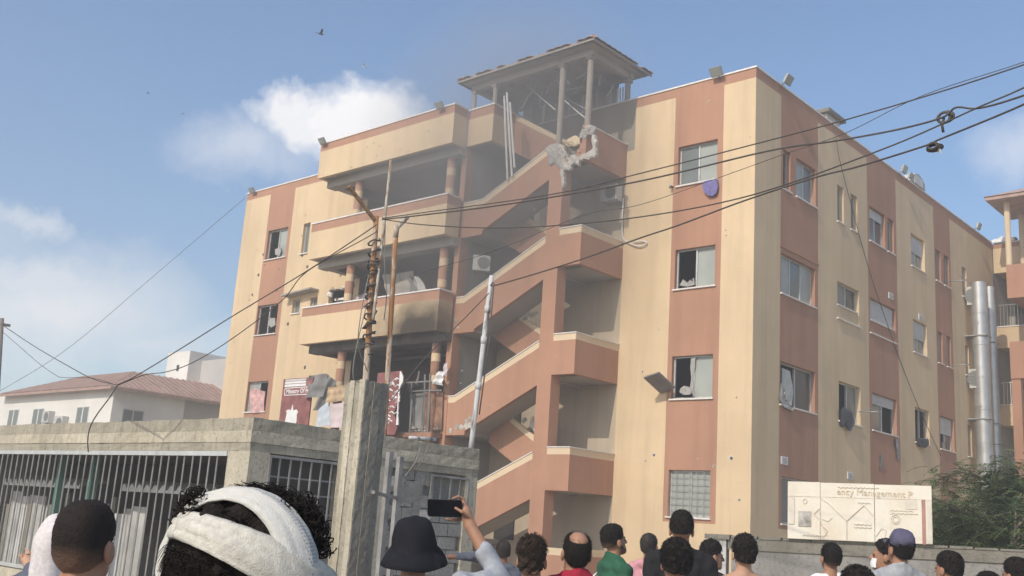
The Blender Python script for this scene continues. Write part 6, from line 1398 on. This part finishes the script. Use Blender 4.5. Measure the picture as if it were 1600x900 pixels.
# --- P10
P = person('man with cropped hair and pink t-shirt', 1013, 833, 10.6, 'skin', {'style': 'short', 'top': .006, 'side': .005, 'amp': .001, 'mat': 'hair_grey', 'low': -.01}, 'tee_pink', turn=0, tilt=17, yaw=R(-15), hair_top=.006)
# --- P11 tall man, black shirt
P = person('tallest man in black shirt with dark hair, in front of ground floor window', 1066, 796, 8.5, 'skin', {'style': 'short', 'top': .020, 'side': .010, 'amp': .002, 'beard': True, 'low': .038}, 'tee_black', turn=12, tilt=15, hair_top=.022, build=1.12)
# --- P12
P = person('youth with thick curly black hair below the tallest man', 1059, 841, 6.3, 'skin', {'style': 'curly', 'top': .03, 'side': .018, 'amp': .008, 'freq': 110, 'tufts': (2200, .022, .008), 'tuft_min': -.2, 'tuft_r': .0018}, 'shirt_grey', turn=-4, tilt=13, hair_top=.03)
# --- P13
P = person('dark haired man in profile facing right, black clothes', 1111, 843, 9.4, 'skin', {'style': 'short', 'top': .026, 'side': .008, 'amp': .005, 'freq': 80, 'front': -.03}, 'tee_black', turn=35, tilt=0, yaw=R(2), hair_top=.026)
# --- P14
P = person('man in a black tank top with bare shoulders and thick hair', 1165, 834, 8.0, 'skin_light', {'style': 'wavy', 'top': .03, 'side': .014, 'amp': .006, 'freq': 100, 'tufts': (1600, .022, .006), 'tuft_min': .0, 'tuft_r': .0018}, 'tee_black', turn=4, tilt=15, hair_top=.03, tank=True, sleeve='none')
# --- P15
P = person('man with cropped black hair and white t-shirt with a dark strap', 1301, 848, 9.3, 'skin', {'style': 'short', 'top': .012, 'side': .006, 'amp': .0015, 'mat': 'hair_fade_c'}, 'tee_white', turn=0, tilt=15, hair_top=.012)
mb = MB(); mb.tube([(-.10, .02, 1.47), (-.085, -.06, 1.46), (-.03, -.115, 1.40), (.05, -.135, 1.27), (.13, -.115, 1.1), (.165, .0, .98)], .012, 6); raw_mesh('bag_strap', mb.v, mb.f, 'tee_black', P['root'], P['sc'])
# --- P16
P = person('curly black head just showing at the lower edge, right of centre', 1342, 884, 5.6, 'skin', {'style': 'curly', 'top': .028, 'side': .016, 'amp': .007, 'freq': 110, 'tufts': (1500, .022, .008), 'tuft_r': .0018}, 'tee_black', hair_top=.028)
# --- P17
P = person('man with a face mask and striped shirt beside the purple cap', 1387, 842, 8.9, 'skin', {'style': 'short', 'top': .016, 'side': .01, 'amp': .003}, 'tee_striped', turn=-60, tilt=4, hair_top=.016)
mb = MB(); T_ = P['T']; Pm = [[(.062*math.sin(a), .035+.085*math.cos(a)*(1-.25*abs(t-.4)), 1.525+.075*t) for a in np.linspace(-1.15, 1.15, 11)] for t in (0, .25, .5, .75, 1)]; mb.grid(Pm); raw_mesh('face_mask', T_(mb.v), mb.f, 'tee_white', P['root'], P['sc'])
# --- P18
P = person('man in a faded purple cap and grey shirt', 1411, 826, 8.5, 'skin', {'style': 'short', 'top': .004, 'side': .007, 'amp': .002, 'low': -.015}, 'shirt_grey', turn=-8, tilt=15, hair_top=.03, collar=.015)
mb = lathe([(.002, 1.79), (.035, 1.788), (.065, 1.772), (.083, 1.74), (.088, 1.70), (.088, 1.668), (.085, 1.664), (.08, 1.70)], 24, seed=3, wob=.0025); Pb = [[(.075*math.sin(a), .07+.03*math.cos(a)+t*.085*math.cos(a), 1.672-.018*t) for a in np.linspace(-1.4, 1.4, 9)] for t in (0, .5, 1)]; mb.grid(Pb); mb.grid([[(p[0], p[1], p[2]-.005) for p in r] for r in Pb]); raw_mesh('cap', P['T'](mb.v), mb.f, 'cap_purple', P['root'], P['sc'])
# --- P19, P20, P21
P = person('dark haired man low on the right below the shrubs', 1485, 861, 8.2, 'skin', {'style': 'short', 'top': .018, 'side': .01, 'amp': .003}, 'tee_white', turn=-20, tilt=6, hair_top=.018)
P = person('dark haired person cut off by the right edge', 1590, 871, 8.0, 'skin', {'style': 'short', 'top': .018, 'side': .01, 'amp': .003}, 'tee_white', turn=-15, tilt=6, hair_top=.018)
P = person('crown of a dark head at the lower edge, between two men at right', 1546, 893, 7.0, 'skin', {'style': 'short', 'top': .018, 'side': .01, 'amp': .003}, 'tee_slate', hair_top=.018)
# ---------------------------------------------------------------- dusty air
def volume_box(name, x0, x1, y0, y1, z0, z1, dens, colr, aniso, noise=None):
    mb = MB(); mb.box(x0, x1, y0, y1, z0, z1); m = bpy.data.materials.new(name); m.use_nodes = True; t = NT(m.node_tree); t.n.clear()
    pv = t.new('ShaderNodeVolumePrincipled', Color=(*colr, 1), Density=dens, Anisotropy=aniso)
    if noise: t.l.new(noise(t), pv.inputs['Density'])
    t.l.new(pv.outputs[0], t.new('ShaderNodeOutputMaterial').inputs['Volume']); MATS[name] = m; return mb.build(name, name, kind='stuff')
HZ = volume_box('haze', -75, 45, -40, 60, -1.2, 24, .0062, (.95, .895, .83), .2)

def _smoke(t):
    p = t.new('ShaderNodeNewGeometry').outputs['Position']; q = t.new('ShaderNodeVectorMath', _operation='SUBTRACT', i0=p, i1=(-7.8, -2.2, 12.6)).outputs[0]
    l = t.new('ShaderNodeVectorMath', _operation='LENGTH', i0=t.vscale(q, (1/6.5, 1/4.0, 1/6.4))).outputs['Value']
    f = t.math('SUBTRACT', 1.0, l, clamp=True); n = t.noise(p, .35, 3, .6)
    return t.math('MULTIPLY', t.math('MULTIPLY', f, t.ramp(n, [(.25, .3), (.7, 1.0)])), .36)
SMK = volume_box('smoke', -15, -1, -6.5, 2.2, 4.8, 20.5, .02, (.93, .88, .82), .2, _smoke)
